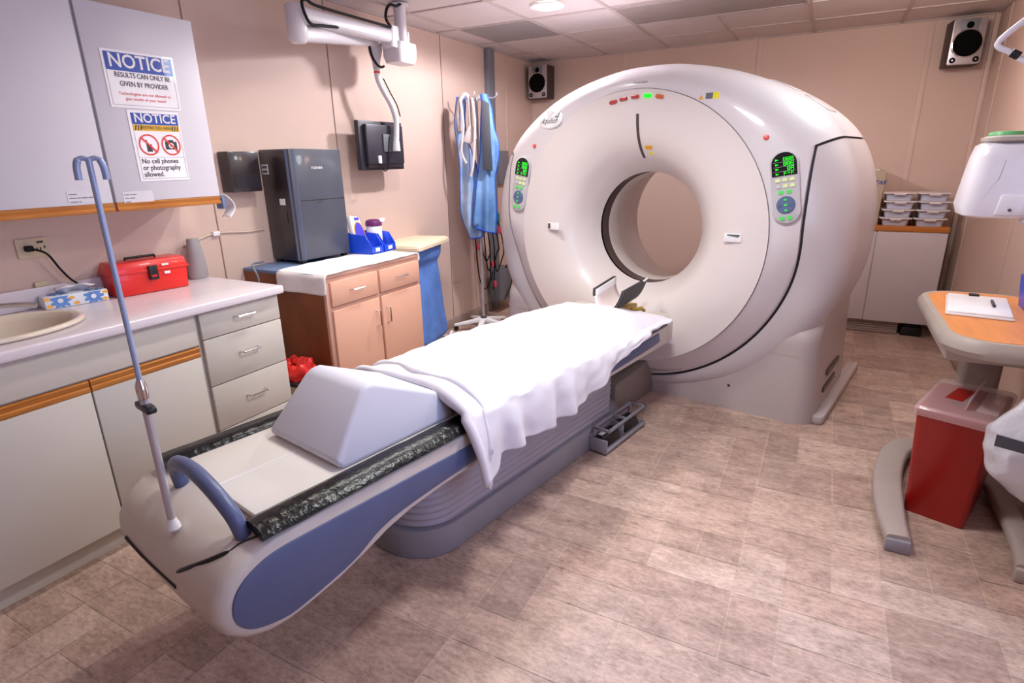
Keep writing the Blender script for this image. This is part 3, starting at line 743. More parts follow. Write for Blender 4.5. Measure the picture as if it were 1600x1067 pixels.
# notice sign 1
s1 = thing('notice_sign', 'upper blue and white notice sign about results from provider', 'sign', (XU, 1.572, 1.812))
obj('sheet', MB().box(.0005, .0022, -.148, .148, -.108, .108), M['paper'], s1)
obj('frame_line', MB().box(.0022, .0026, -.138, .138, -.0975, -.0965).box(.0022, .0026, -.138, -.137, -.097, .03).box(.0022, .0026, .137, .138, -.097, .03), M['ink'], s1)
bn = obj('blue_banner', MB().box(.0022, .0028, -.138, .138, .032, .099), M['sign_blue'], s1)
text('heading', 'NOTICE', .072, M['white'], bn, (.0032, .0, .067), RL, sx=.95, bold=.0012)
text('message', 'RESULTS CAN ONLY BE\nGIVEN BY PROVIDER', .0265, M['ink'], s1, (.0027, .004, .0), RL, sx=.82, spacing=1.25, bold=.0003)
text('red_message', 'Technologists are not allowed to\ngive results of your exam!', .0165, M['sign_red'], s1, (.0027, .0, -.063), RL, sx=.98, spacing=1.2)
# notice sign 2
s2 = thing('notice_sign', 'lower notice sign forbidding cell phones and photography', 'sign', (XU, 1.592, 1.555))
obj('sheet', MB().box(.0005, .0022, -.112, .106, -.142, .142), M['paper'], s2)
obj('frame_line', MB().box(.0022, .0026, -.100, .100, -.1325, -.1315).box(.0022, .0026, -.100, -.099, -.132, .075).box(.0022, .0026, .099, .1, -.132, .075).box(.0022, .0026, -.1, .1, -.0455, -.0445), M['ink'], s2)
bn = obj('blue_banner', MB().box(.0022, .0028, -.1, .1, .087, .132), M['sign_blue'], s2)
text('heading', 'NOTICE', .050, M['white'], bn, (.0032, 0, .1105), RL, sx=.98, bold=.0008)
ab = obj('amber_banner', MB().box(.0022, .0028, -.1, .1, .062, .086), M['amber'], s2)
text('heading', 'RESTRICTED AREA', .0165, M['ink'], ab, (.0032, 0, .0745), RL, sx=1.0)
st = MB()
for y in (-.094, -.083, -.072, .064, .075, .086): st.add([(.0031, y, .064), (.0031, y+.005, .064), (.0031, y+.011, .084), (.0031, y+.006, .084)], [(0,1,2,3)])
obj('hazard_stripes', st, M['ink'], ab)
def ban(cy, cz, r):
    m = MB().grid(40, 2, lambda u, v: (.0034, cy+(r-.006*v)*math.cos(2*PI*u), cz+(r-.006*v)*math.sin(2*PI*u)), True)
    d = .0026; q = r*.72
    m.add([(.0036, cy-q-d, cz+q-d), (.0036, cy-q+d, cz+q+d), (.0036, cy+q+d, cz-q+d), (.0036, cy+q-d, cz-q-d)], [(0,1,2,3)])
    return m
pa = obj('phone_symbol', MB().box(.0024, .003, -.058, -.036, -.022, .008).box(.0024, .003, -.058, -.053, .008, .026), M['ink'], s2)
pb = MB().box(.0024, .003, .024, .076, -.012, .020).box(.0024, .003, .040, .062, .018, .027)
cm = obj('camera_symbol', pb, M['ink'], s2)
obj('camera_lens', MB().lathe([(0, .0031), (.012, .0031), (.012, .0025)], (0, .05, .004), 20, 'x'), M['white'], cm)
obj('camera_lens_ring', MB().lathe([(0, .0034), (.006, .0034), (.006, .0026)], (0, .05, .004), 16, 'x'), M['ink'], cm)
obj('prohibition_ring', ban(-.047, .006, .043), M['sign_red'], s2); obj('prohibition_ring', ban(.05, .006, .043), M['sign_red'], s2)
text('message', 'No cell phones\nor photography\nallowed.', .0285, M['ink'], s2, (.0027, -.092, -.088), RL, 'LEFT', sx=.92, spacing=.95, bold=.0004)
# small holder under right corner
hd = thing('mask_holder', 'white and pale blue curled face mask at right corner under wall cabinet', 'face mask', (-2.60, 1.8505, 1.30))
obj('outer_loop', MB().grid(16, 4, lambda u, v: (-.03+.06*v, .01+.035*math.sin(PI*u)+.005*v, .03-.105*u+.01*math.sin(PI*v))), M['white'], hd, solid=.004, sub=1)
obj('blue_lining', MB().box(-.03, .02, -.008, .008, -.03, .028), M['bluegrey'], hd, bev=.004)
# wall pocket
wpk = thing('wall_file_pocket', 'black wall file pocket between wall cabinet and computer tower', 'file holder', (XL, 2.19, 1.33))
obj('pocket', MB().box(.002, .09, -.1, .09, 0, .212), M['tower_dark'], wpk, bev=.006)
rb = MB()
for i in range(9): rb.box(.0895, .093, -.08, .075, .025+.008*i, .0285+.008*i)
obj('ribs', rb, M['monitor'], wpk)

# ------------------------------------------------------------------ peach cabinet
PXF, PY0, PY1, PZ = -2.275, 2.14, 2.945, .91
pc = thing('storage_cabinet', 'peach fronted cabinet with brown side, two drawers and two doors', 'cabinet', (0, 0, 0))
obj('body', MB().box(XL+.004, PXF-.022, PY0, PY1, 0, PZ-.018), M['brown'], pc)
obj('face_frame', MB().box(PXF-.022, PXF-.002, PY0, PY1, 0, PZ-.018), M['peach_frame'], pc, bev=.002)
obj('top_board', MB().box(XL+.004, PXF-.03, PY0-.004, PY1+.004, PZ-.018, PZ), M['bluegrey'], pc, bev=.003)
obj('front_rail', MB().box(PXF-.03, PXF+.004, PY0-.002, PY1+.002, PZ-.022, PZ), M['peach_frame'], pc, bev=.003)
ym = (PY0+PY1)/2
for y0, y1, hs in ((PY0+.025, ym-.008, 1), (ym+.012, PY1-.012, -1)):
    d = obj('drawer', MB().box(PXF-.002, PXF+.014, y0, y1, .735, .868), M['peach'], pc, bev=.004); pull(d, (PXF+.014, (y0+y1)/2, .805), 'y', .095)
    d = obj('door', MB().box(PXF-.002, PXF+.014, y0, y1, .07, .712), M['peach'], pc, bev=.004)
    pull(d, (PXF+.014, (y1-.035 if hs > 0 else y0+.038), .595), 'z', .095)
# towel on top
def towel_pt(u, v):
    L = .11
    if u < .12: q = (.12-u)/.12; y, dz = PY0-.010-.003*math.sin(v*9), -L*q
    elif u > .94: q = (u-.94)/.06; y, dz = PY1+.012+.012*math.sin(v*5), -.05*q
    else: y, dz = PY0+(PY1-PY0)*(u-.12)/.82, 0
    x = -2.63+(PXF+.010+2.63)*v
    return (x+.004*math.sin(u*13), y, PZ+.004+dz+.0015*math.sin(u*40)*math.cos(v*9))
tag(obj('towel', MB().grid(50, 16, towel_pt), M['towel'], solid=.006, sub=1), 'white folded towel spread along front of the peach cabinet top', 'towel')
# computer tower
tw = thing('computer_tower', 'tall dark grey computer tower standing on the peach cabinet', 'computer', (-2.775, 2.54, PZ+.008), math.radians(-3))
obj('case', MB().box(-.125, .128, -.185, .19, .012, .635), M['tower'], tw, bev=.003)
obj('side_panel', MB().box(-.118, .098, -.192, -.183, .02, .628), M['tower_dark'], tw, bev=.003)
obj('edge_strip', MB().prism([(.098, -.192), (.106, -.194), (.130, -.162), (.130, -.15), (.098, -.17)], XY(.012, .634)), M['tower_edge'], tw)
obj('front_split', MB().box(.1278, .1292, -.14, .19, .349, .352), M['black'], tw)
for x in (-.1, .1):
    for y in (-.16, .16): obj('foot', MB().box(x-.015, x+.015, y-.015, y+.015, -.006, .013), M['black'], tw)
obj('spec_label', MB().box(-.108, -.055, -.1945, -.192, .50, .555), M['white'], tw)
obj('spec_label_lines', MB().box(-.103, -.06, -.1952, -.194, .532, .547).box(-.103, -.06, -.1952, -.194, .508, .522), M['ebox'], tw)
obj('asset_label', MB().box(.01, .055, -.1945, -.192, .33, .365), M['white'], tw)
obj('side_latch', MB().box(.055, .062, -.1945, -.19, .23, .30), M['black'], tw)
text('front_logo', 'TOSHIBA', .02, M['white'], tw, (.1285, .0, .53), RL, sx=1.05)
obj('drive_badge', MB().box(.128, .1295, -.03, .02, .337, .341), M['chrome'], tw)
tag(obj('grey_cable', MB().tube(spline([(-2.86, 2.24, .93), (-2.80, 2.12, .935), (-2.76, 2.115, .86), (-2.77, 2.11, .70), (-2.8, 2.105, .5)], 6), .006, 8), M['cable_grey']), 'grey cable looping over the left edge of peach cabinet', 'cable')
# blue bins
def blue_bin(y, lab):
    r = thing('parts_bin', lab, 'bin', (-2.58, y, PZ+.01), math.radians(3), group='blue parts bins')
    wl = .006
    side = [(-.10, 0), (.10, 0), (.10, .045), (.055, .115), (-.10, .125)]
    m = MB().box(-.1, .1, -.058, .058, 0, wl)
    for y0 in (-.058, .058-wl): m.prism(side, lambda a, b_, k, y0=y0: (a, y0+wl*k, b_))
    m.box(-.1, -.1+wl, -.058, .058, 0, .125).box(.1-wl, .1, -.058, .058, 0, .045)
    obj('shell', m, M['bin_blue'], r, bev=.002)
    obj('card', MB().box(.1, .1015, -.02, .02, .012, .035), M['white'], r)
    return r
blue_bin(2.80, 'blue plastic parts bin beside computer tower, holding the wipes pack')
blue_bin(2.922, 'blue plastic parts bin holding the purple lidded canister')
cn = thing('wipes_canister', 'white wipes canister with purple lid standing in blue bin', 'canister', (-2.60, 2.922, PZ+.018))
obj('tub', MB().lathe([(0, 0), (.049, 0), (.050, .01), (.050, .150), (.047, .155), (0, .155)], n=30), M['white'], cn)
obj('lid', MB().lathe([(.053, .150), (.054, .17), (.048, .184), (.03, .19), (0, .19)], n=30), M['purple'], cn)
obj('wipe_tip', MB().prism([(0, .17), (.05, .172), (.06, .195), (.02, .19)], lambda a, b_, k: (.02+.03*k, a, b_)), M['white'], cn, bev=.004)
pk = thing('wipes_pack', 'white pack with blue oval and orange rim leaning behind blue bin', 'pack', (-2.60, 2.805, PZ+.02))
TL = Matrix.Rotation(math.radians(-14), 4, 'Y')
obj('pack_body', MB().prism([(-.06, 0), (.055, 0), (.03, .215), (-.05, .23)], YZ(-.028, .012)).xf(TL), M['white'], pk, bev=.008)
obj('orange_oval', MB().lathe([(0, .014), (1, .014), (1, .01)], (0, 0, 0), 30, 'x').xf(TL @ Matrix.Translation((0, -.003, .11)) @ Matrix.Diagonal((1, .045, .078, 1))), M['orange'], pk)
obj('blue_oval', MB().lathe([(0, .0155), (1, .0155), (1, .01)], (0, 0, 0), 30, 'x').xf(TL @ Matrix.Translation((0, -.003, .11)) @ Matrix.Diagonal((1, .038, .07, 1))), M['wipe_blue'], pk)
obj('blue_print', MB().box(.0125, .0145, -.02, .02, .195, .212).xf(TL), M['wipe_blue'], pk)
# trash can with red bag
tc = thing('trash_can', 'small black rimmed waste bin with crumpled red bag between the two cabinets', 'waste bin', (-2.44, 2.01, 0))
obj('bin_body', MB().loft([[(a, b_, z) for a, b_ in rrect(.26-.05*(1-z/.36), .19-.03*(1-z/.36), .03)] for z in (0, .36)]), M['outlet'], tc)
obj('rim', MB().loft([[(a*q, b_*q, z) for a, b_ in rrect(.272, .20, .03)] for q, z in ((1, .352), (1.03, .354), (1.03, .372), (.97, .376), (.93, .37))]), M['black'], tc)
def bagpt(u, v):
    a = 2*PI*u; r = interp([(0, 1.0), (.25, .99), (.5, .9), (.75, .6), (1, .15)], v); n_ = noise.noise((math.cos(a)*2.5, math.sin(a)*2.5, v*4))
    return (.128*r*math.cos(a)*(1+.15*n_), .095*r*math.sin(a)*(1+.12*n_), .374+interp([(0, -.002), (.25, .03), (.5, .07), (.8, .08), (1, .05)], v)*(1+.5*n_)+.008*math.sin(a*9))
obj('red_liner', MB().grid(48, 14, bagpt, True), M['red_bag'], tc, ang=30)

# ------------------------------------------------------------------ linen hamper
hp_ = thing('linen_hamper', 'wheeled linen hamper with cream lid and blue bag beside the peach cabinet', 'hamper', (-2.73, 3.46, 0), math.radians(13))
def lidr(z, g): return [(a, b_, z) for a, b_ in rrect(.36+g, .60+g, .03, 5, 0, .05)]
obj('lid', MB().loft([lidr(.858, -.03), lidr(.862, 0), lidr(.885, .0), lidr(.890, -.012), lidr(.896, -.014), lidr(.902, -.04)]), M['lid_cream'], hp_, ang=30)
def hb(u, v):
    a = 2*PI*u; c_, s_ = math.cos(a), math.sin(a); q = 4
    rr_ = (abs(c_)**q+abs(s_)**q)**(-1/q)
    k = interp([(0, 1), (.1, .97), (.18, .80), (.4, .86), (.8, 1.0), (.97, 1.06), (1, .95)], v)
    n_ = noise.noise((c_*2.2, s_*2.2, v*2.4))*.05+noise.noise((c_*5, s_*5, v*3))*.03+.022*math.sin(a*7+v*3)*smooth(.1, .4, v)
    return (.155*rr_*c_*(k+n_), .05+.27*rr_*s_*(k+n_), .857-.74*v)
obj('bag', MB().grid(72, 40, hb, True), M['linen_bag'], hp_, ang=180)
fr = MB()
for x in (-.15, .15):
    fr.tube([(x, -.24, .06), (x, .33, .06)], .012, 8)
    for y in (-.06, .16): fr.tube([(x*.4, y, .05), (x*.4, y, .86)], .009, 8)
fr.tube([(-.15, -.22, .06), (.15, -.22, .06)], .012, 8).tube([(-.15, .33, .06), (.15, .33, .06)], .012, 8)
obj('frame', fr, M['white'], hp_)
for x in (-.15, .15):
    for y in (-.24, .36):
        wh = obj('caster', MB().lathe([(.012, -.011), (.045, -.011), (.05, -.006), (.05, .006), (.045, .011), (.012, .011)], (x, y, .05), 22, 'x'), M['white'], hp_, ang=30)
        obj('hub', MB().lathe([(0, -.014), (.022, -.014), (.022, .014), (0, .014)], (x, y, .05), 14, 'x'), M['dark_plastic'], wh)

# ------------------------------------------------------------------ apron stand
SX, SY = -2.62, 4.30
sd_ = thing('apron_stand', 'steel coat stand with white star base beside the left wall', 'stand', (SX, SY, 0))
obj('pole', MB().tube([(0, 0, .09), (0, 0, 1.96)], .0125, 14), M['steel'], sd_)
for k in range(5):
    a = math.radians(-70+72*k); d = Vector((math.cos(a), math.sin(a), 0)); p = d.cross(Vector((0, 0, 1)))
    v8 = []
    for (q, w_, z0, z1) in ((.02, .028, .075, .11), (.27, .016, .045, .065)):
        for s_ in (-1, 1):
            for z in (z0, z1): v8.append(d*q+p*w_*s_+Vector((0, 0, z)))
    lg = obj('leg', MB().add(v8, [(0,1,3,2),(4,6,7,5),(0,4,5,1),(2,3,7,6),(0,2,6,4),(1,5,7,3)]), M['white'], sd_, bev=.004)
    obj('caster', MB().lathe([(0, -.012), (.021, -.012), (.023, 0), (.021, .012), (0, .012)], (d.x*.255, d.y*.255, .0235), 14, 'x'), M['black'], lg)
obj('hub', MB().lathe([(.03, 0), (.034, .01), (.03, .05), (.016, .055)], (0, 0, .07), 18), M['charcoal'], sd_)
for dx, dy in ((-.16, -.02), (.16, .02), (-.05, .12), (.06, -.12)):
    obj('hook', MB().tube(spline([(0, 0, 1.94), (dx*.5, dy*.5, 1.955), (dx*.9, dy*.9, 1.95), (dx*1.1, dy*1.1, 1.965), (dx*1.12, dy*1.12, 1.99)], 5), .006, 8), M['steel'], sd_)
def apron(name, label, cx, cy, rot, key, cols, seed):
    # cols: (height, left edge, right edge, half depth) in the stand's own width direction
    a0 = thing(name, label, 'apron', (SX+cx, SY+cy, 0), rot, 'lead aprons on the stand')
    zs_ = [c[0] for c in cols]
    def ring(v):
        z = zs_[0]+(zs_[-1]-zs_[0])*v
        tl = [(-c[0], c[1]) for c in cols]; tr_ = [(-c[0], c[2]) for c in cols]; td = [(-c[0], c[3]) for c in cols]
        acc = [0, 0, 0]
        for dz in (-.02, 0, .02):
            q = -min(zs_[0], max(zs_[-1], z+dz)); acc[0] += interp(tl, q)/3; acc[1] += interp(tr_, q)/3; acc[2] += interp(td, q)/3
        l, r, dp = acc; out = []
        for k in range(64):
            a = 2*PI*k/64; c_ = math.cos(a); x = (l+r)/2+(r-l)/2*math.copysign(abs(c_)**.8, c_)
            f_ = .022*math.sin(x*62+seed+v*2.5)*smooth(.05, .5, v)+.018*noise.noise((x*14, v*5, seed))
            out.append((x+.006*noise.noise((v*7, seed, c_)), -dp*math.sin(a)+f_, z+(.03*math.cos(a+seed) if v > .96 else 0)))
        return out
    R = [ring(i/44) for i in range(45)]
    obj('vest', MB().loft(R), M[key], a0, ang=75)
    for kk in (0, 32):
        obj('edge_trim', MB().tube([Vector(R[i][kk])+Vector((0, -.004, 0)) for i in range(0, 45)], .006, 8), M['trim_blue'], a0)
    obj('hem_trim', MB().tube([Vector(R[-1][k % 64]) for k in range(65)], .006, 8), M['trim_blue'], a0)
    return a0
RA = math.radians(28)
a1 = apron('lead_apron', 'faded light blue lead apron hanging on left side of the stand', 0, -.03, RA, 'apron_pale', [(1.965,-.135,-.075,.022),(1.90,-.155,-.07,.03),(1.80,-.165,-.085,.035),(1.70,-.165,-.08,.04),(1.60,-.15,-.05,.045),(1.45,-.14,-.01,.05),(1.25,-.145,.02,.055),(1.05,-.15,.03,.055),(.95,-.13,.04,.05),(.86,-.07,.05,.045)], 1.0)
a2 = apron('lead_apron', 'blue lead apron with bright blue trim on right side of the stand', .02, -.09, RA, 'apron', [(1.975,.065,.115,.02),(1.88,.07,.15,.03),(1.72,.06,.165,.035),(1.60,.05,.20,.04),(1.50,.045,.20,.045),(1.35,.02,.165,.05),(1.20,.0,.16,.055),(1.05,-.025,.165,.06),(.96,-.04,.16,.055),(.90,-.02,.15,.05)], 3.3)
a3 = thing('thyroid_collar', 'pale pink throat collar hung at top of the apron stand', 'collar', (SX-.035, SY-.11, 0), math.radians(25))
obj('collar_band', MB().tube(spline([(-.05, 0, 1.70), (-.06, -.01, 1.80), (-.04, -.01, 1.93), (.0, -.01, 1.975), (.03, -.01, 1.94), (.035, -.015, 1.80), (.04, -.02, 1.70)], 6), .016, 10), M['collar'], a3, ang=180)
obj('bib', MB().prism([(-.03, 1.62), (.03, 1.60), (.085, 1.64), (.08, 1.69), (.04, 1.76), (.0, 1.70)], XZ(-.035, -.01)), M['collar'], a3, bev=.008)
a4 = tag(obj('dark_panel', MB().prism([(-.035, 1.40), (.045, 1.39), (.03, 1.90), (-.03, 1.93)], XZ(-.012, .012)), M['charcoal'], None, (SX+.145, SY-.105, 0), math.radians(28), bev=.006), 'charcoal grey flap hung on right hook of the apron stand', 'flap')
for i, (dx, dz0, dz1, lab) in enumerate(((-.06, 1.93, 1.45, 'white strap hanging between aprons, left of pole'), (.035, 1.95, 1.35, 'white strap hanging between aprons, right of pole'))):
    tag(obj('strap', MB().tube(spline([(dx, 0, dz0), (dx+.02, -.02, dz0-.2), (dx-.005, -.02, dz1+.1), (dx+.03*(1 if dx < 0 else -1), -.015, dz1)], 6), .010, 8), M['tray_lid'], None, (SX, SY-.13, 0), math.radians(20)), lab, 'strap')
# lead cables behind
lc = thing('cable_bundle', 'bundle of black cables with pink connectors hanging behind the stand pole', 'cables', (-2.80, 4.62, 0))
for i in range(7):
    x0 = -.06+.045*i; b_ = .30+.09*((i*3) % 4)
    obj('cable', MB().tube(spline([(x0*.5+.06, .0, 1.0), (x0*.9, -.02, .93), (x0*1.1, -.01, .7), (x0*.9+.02, -.02, b_+.1), (x0*.5+.06, -.03, b_), (.1+x0*.2, -.02, b_+.08)], 6), .006, 6), M['cable'], lc)
for x, z in ((-.05, .84), (-.03, .70), (.12, .55), (.2, .86), (.14, .36)): obj('connector', MB().lathe([(0, -.03), (.012, -.028), (.014, 0), (.012, .028), (0, .03)], (x, -.025, z), 10), M['pink'], lc)
obj('teal_strap', MB().prism(rrect(.2, .12, .03, 5, .09, .97), XZ(-.035, .01)), M['teal'], lc, bev=.01)
# strut, electric box, wall panel
tag(obj('wall_strut', MB().box(XL+.001, XL+.05, 4.93, 5.04, 0, ZC-.004), M['strut'], bev=.004), 'grey metal strut running up the left wall behind the aprons', 'strut')
eb = thing('electric_box', 'dark grey electric box low on left wall behind the stand', 'electric box', (XL+.055, 4.95, .12))
obj('case', MB().box(0, .11, -.13, .12, 0, .33), M['ebox'], eb, bev=.006)
obj('cover_lip', MB().box(.108, .116, -.12, .11, .01, .32), M['strut'], eb, bev=.003)
obj('cord', MB().tube(spline([(.11, .0, .33), (.13, .05, .36), (.14, .08, .2), (.12, .0, .05), (.10, -.12, .0)], 6), .006, 8), M['cable'], eb)
tag(obj('wall_panel', MB().box(XL+.001, XL+.035, 5.1, 5.31, 1.24, 1.56), M['strut'], bev=.004), 'grey flat box on the left wall half hidden by scanner edge', 'wall box')
tag(obj('wall_raceway', MB().box(XL+.001, XL+.008, 4.255, 4.41, .416, .424), M['wall_trim']), 'thin cream raceway low on the left wall behind the hamper', 'raceway')

# ------------------------------------------------------------------ monitor on ceiling arm
AX = Vector((-2.585, 3.33, ZC))
ma = thing('ceiling_monitor_arm', 'white folding ceiling arm that carries the small monitor', 'monitor arm', AX)
def A(*p): return Vector(p)-AX
def AZ(x, y, prof, n=22): return MB().lathe([(r, z-ZC) for r, z in prof], (x-AX.x, y-AX.y, 0), n)
obj('ceiling_post', AZ(-2.585, 3.33, [(0, 2.439), (.04, 2.439), (.04, 2.17), (0, 2.17)]), M['arm'], ma, ang=30)
obj('ceiling_flange', AZ(-2.585, 3.33, [(0, 2.4385), (.06, 2.4385), (.06, 2.43), (.042, 2.427)]), M['arm'], ma, ang=30)
obj('pivot_block', MB().loft([[A(-2.585+a, 3.305+b_, z) for a, b_ in rrect(w_, h_, .04)] for w_, h_, z in ((.15, .20, 2.205), (.155, .205, 2.195), (.15, .205, 2.12), (.13, .185, 2.085))]), M['arm'], ma, ang=30)
obj('side_post', MB().tube([A(-2.58, 3.385, 2.20), A(-2.58, 3.385, 2.285)], .016, 14), M['arm'], ma)
obj('arm_joint', MB().loft([[A(-2.575+a, 3.20+b_, z) for a, b_ in rrect(.10, .10, .03)] for z in (2.165, 2.17, 2.28, 2.285)]), M['arm'], ma, ang=30)
def beam(p, q, h0, h1, w_):
    m = MB(); P_, Q_ = A(*p), A(*q); d = (Q_-P_).normalized(); n_ = Vector((d.y, -d.x, 0)).normalized(); rings_ = []
    for k in range(9):
        c_ = P_.lerp(Q_, k/8); h = h0+(h1-h0)*k/8
        rings_.append([c_+n_*a+Vector((0, 0, 1))*b_ for a, b_ in rrect(w_, h, min(w_, h)*.3, 4)])
    return m.loft(rings_)
obj('upper_beam', beam((-2.57, 3.19, 2.228), (-2.49, 2.38, 2.195), .078, .080, .075), M['arm'], ma, ang=50)
obj('elbow', AZ(-2.49, 2.36, [(0, 2.062), (.035, 2.062), (.05, 2.08), (.052, 2.15), (.05, 2.155), (.05, 2.230), (.044, 2.238), (0, 2.24)]), M['arm'], ma, ang=40)
obj('lower_beam', beam((-2.50, 2.38, 2.108), (-2.70, 3.19, 2.225), .074, .085, .07), M['arm'], ma, ang=50)
obj('drop_joint', AZ(-2.715, 3.215, [(0, 2.05), (.022, 2.05), (.026, 2.10), (.045, 2.16), (.045, 2.285), (0, 2.29)]), M['arm'], ma)
dp_ = spline([A(-2.715, 3.215, 2.08), A(-2.715, 3.22, 2.0), A(-2.705, 3.25, 1.93), A(-2.69, 3.30, 1.85), A(-2.68, 3.33, 1.76), A(-2.68, 3.325, 1.66), A(-2.68, 3.315, 1.60)], 6)
obj('drop_tube', MB().tube(dp_, .019, 14), M['arm'], ma)
obj('tube_foot', MB().tube([A(-2.68, 3.316, 1.61), A(-2.68, 3.312, 1.545)], [.023, .028], 16), M['arm'], ma)
obj('red_band', AZ(-2.715, 3.216, [(.0195, 2.03), (.0208, 2.031), (.0208, 2.041), (.0195, 2.042)]), M['sign_red'], ma)
cb = MB().tube(spline([A(-2.53, 3.16, 2.272), A(-2.48, 2.8, 2.255), A(-2.435, 2.46, 2.243), A(-2.425, 2.38, 2.255), A(-2.42, 2.345, 2.238), A(-2.425, 2.36, 2.19), A(-2.43, 2.40, 2.15), A(-2.45, 2.50, 2.16), A(-2.50, 2.70, 2.19)], 7), .008, 8)
obj('arm_cable', cb, M['cable'], ma)
obj('ceiling_cable', MB().tube(spline([A(-2.55, 3.30, 2.43), A(-2.54, 3.24, 2.405), A(-2.52, 3.16, 2.395), A(-2.51, 3.11, 2.36), A(-2.52, 3.11, 2.31), A(-2.53, 3.16, 2.275)], 6), .009, 8), M['cable'], ma)
obj('loop_cable', MB().tube(spline([A(-2.665, 3.10, 2.19), A(-2.665, 3.12, 2.12), A(-2.665, 3.16, 2.075), A(-2.68, 3.22, 2.065), A(-2.69, 3.26, 2.075)], 6), .008, 8), M['cable'], ma)
obj('thin_cable', MB().tube(spline([A(-2.69, 3.245, 2.0), A(-2.68, 3.29, 1.92), A(-2.665, 3.335, 1.84), A(-2.66, 3.355, 1.77)], 6), .004, 6), M['cable'], ma)
mo = thing('monitor', 'small black monitor seen from behind hanging from white arm', 'monitor', (-2.735, 3.255, 1.58))
obj('back_shell', MB().box(-.055, -.02, -.225, .225, -.158, .158), M['monitor'], mo, bev=.006)
obj('rear_bulge', MB().box(-.02, .012, -.185, .195, -.12, .135), M['monitor'], mo, bev=.008)
obj('rear_lower', MB().box(-.02, .004, -.18, .19, -.14, -.06), M['tower_dark'], mo, bev=.005)
obj('mount_plate', MB().box(.012, .022, -.03, .11, -.04, .075), M['ebox'], mo, bev=.003)
obj('white_plug', MB().box(.004, .022, -.09, -.062, -.115, -.065), M['white'], mo, bev=.003)
obj('loose_cord', MB().tube(spline([(.016, -.074, -.115), (.02, -.06, -.15), (.02, -.03, -.165), (.024, .0, -.13), (.024, .01, -.03), (.024, .03, .06)], 6), .004, 8), M['cable'], mo)
obj('short_cord', MB().tube(spline([(.006, .10, -.085), (.01, .12, -.105), (.01, .15, -.09)], 5), .003, 6), M['cable'], mo)

# ------------------------------------------------------------------ speakers
def speaker(x, z, label, rot):
    s_ = thing('loudspeaker', label, 'speaker', (x, YB-.1, z), rot, 'corner loudspeakers')
    obj('cabinet', MB().box(-.105, .105, -.085, .09, -.155, .155), M['spk_side'], s_, bev=.003)
    fp = obj('front_panel', MB().prism(rrect(.205, .308, .012, 4), XZ(-.098, -.085)), M['speaker'], s_, bev=.004)
    obj('woofer', MB().lathe([(0, -.101), (.086, -.106), (.09, -.104), (.091, -.096)], (0, 0, -.012), 36, 'y'), M['cone'], fp)
    obj('woofer_ring', MB().lathe([(.088, -.098), (.09, -.106), (.097, -.104), (.099, -.097)], (0, 0, -.012), 36, 'y'), M['chrome'], fp)
    obj('tweeter_recess', MB().prism([(-.05, .075), (.05, .075), (.062, .148), (-.062, .148)], XZ(-.101, -.097)), M['strut'], fp, bev=.002)
    obj('tweeter', MB().lathe([(0, -.102), (.02, -.105), (.024, -.1)], (0, 0, .11), 20, 'y'), M['cone'], fp)
    for d in (-.072, .072): obj('bass_port', MB().lathe([(0, -.094), (.014, -.102), (.019, -.102), (.02, -.097)], (d, 0, -.122), 18, 'y'), M['cone'], fp)
    return s_
speaker(-2.752, 2.225, 'silver fronted loudspeaker high in the left back corner', 0)
speaker(.755, 2.24, 'silver fronted loudspeaker high in the right back corner', math.radians(6))

# ------------------------------------------------------------------ back cabinet and things on it
BY = 5.56
bk = thing('rear_cabinet', 'low white cabinet with oak edged top by the back wall', 'cabinet', (0, 0, 0))
obj('body', MB().box(-.55, .872, BY+.02, YB-.015, .115, .865).box(-.55, .66, BY+.06, YB-.015, 0, .115), M['cab_back'], bk)
for x0, x1 in ((-.545, -.08), (-.075, .392), (.397, .87)): obj('door', MB().box(x0, x1, BY, BY+.02, .115, .862), M['cab_back'], bk, bev=.003)
obj('top_edge', MB().box(-.55, .875, BY-.006, YB-.014, .864, .905), M['oak_x'], bk, bev=.003)
pl_ = MB()
for i in range(5): pl_.box(-.55, .66-.004*(i % 2), BY+.045, BY+.06, .008+.02*i, .024+.02*i)
obj('plinth_slats', pl_, M['base'], bk, bev=.002)
tag(obj('black_box', MB().box(-.075, .075, -.06, .06, 0, .075).box(-.05, .03, -.04, .04, .07, .088), M['black'], None, (.76, BY+.10, 0), bev=.006), 'black box on floor under right end of the low white cabinet', 'box')
bx = thing('carton', 'beige upright carton with blue print beside plastic trays on low cabinet', 'box', (.30, 5.74, .905))
obj('carton_body', MB().box(-.09, .09, -.12, .12, .0, .43), M['box_beige'], bx, bev=.004)
text('print', 'STAR', .045, M['blue_ink'], bx, (.05, -.1215, .335), RX, shear=.4, bold=.001)
obj('carton_flap', MB().box(-.07, .05, -.05, .03, .43, .436), M['white'], bx)
names = ['lowest', 'second from bottom', 'third from bottom', 'topmost']
def tray(x, z, lab):
    r = thing('plastic_tray', lab, 'tray', (x, 5.70, z), 0, 'stacked plastic trays')
    m = MB().loft([[(a, b_, zz) for a, b_ in rrect(w_, h_, .02)] for w_, h_, zz in ((.165, .20, .0), (.185, .225, .052), (.195, .235, .056))])
    obj('tub', m, M['tray'], r, ang=30)
    obj('rim_lid', MB().prism(rrect(.225, .26, .02), XY(.054, .063)), M['tray_lid'], r, bev=.002)
    obj('tab', MB().box(-.04, .035, -.135, -.11, .044, .056), M['tray_lid'], r)
    return r
t0 = None
for cx_, side in ((.515, 'left'), (.745, 'right')):
    for i in range(4):
        lab = f'lidded grey plastic tray, {names[i]} in the {side} stack on low cabinet'
        loc = (cx_+.006*((i*7) % 3-1), 5.70, .906+.0655*i)
        if t0 is None: t0 = tray(loc[0], loc[2], lab)
        else: dup(t0, loc, lab)

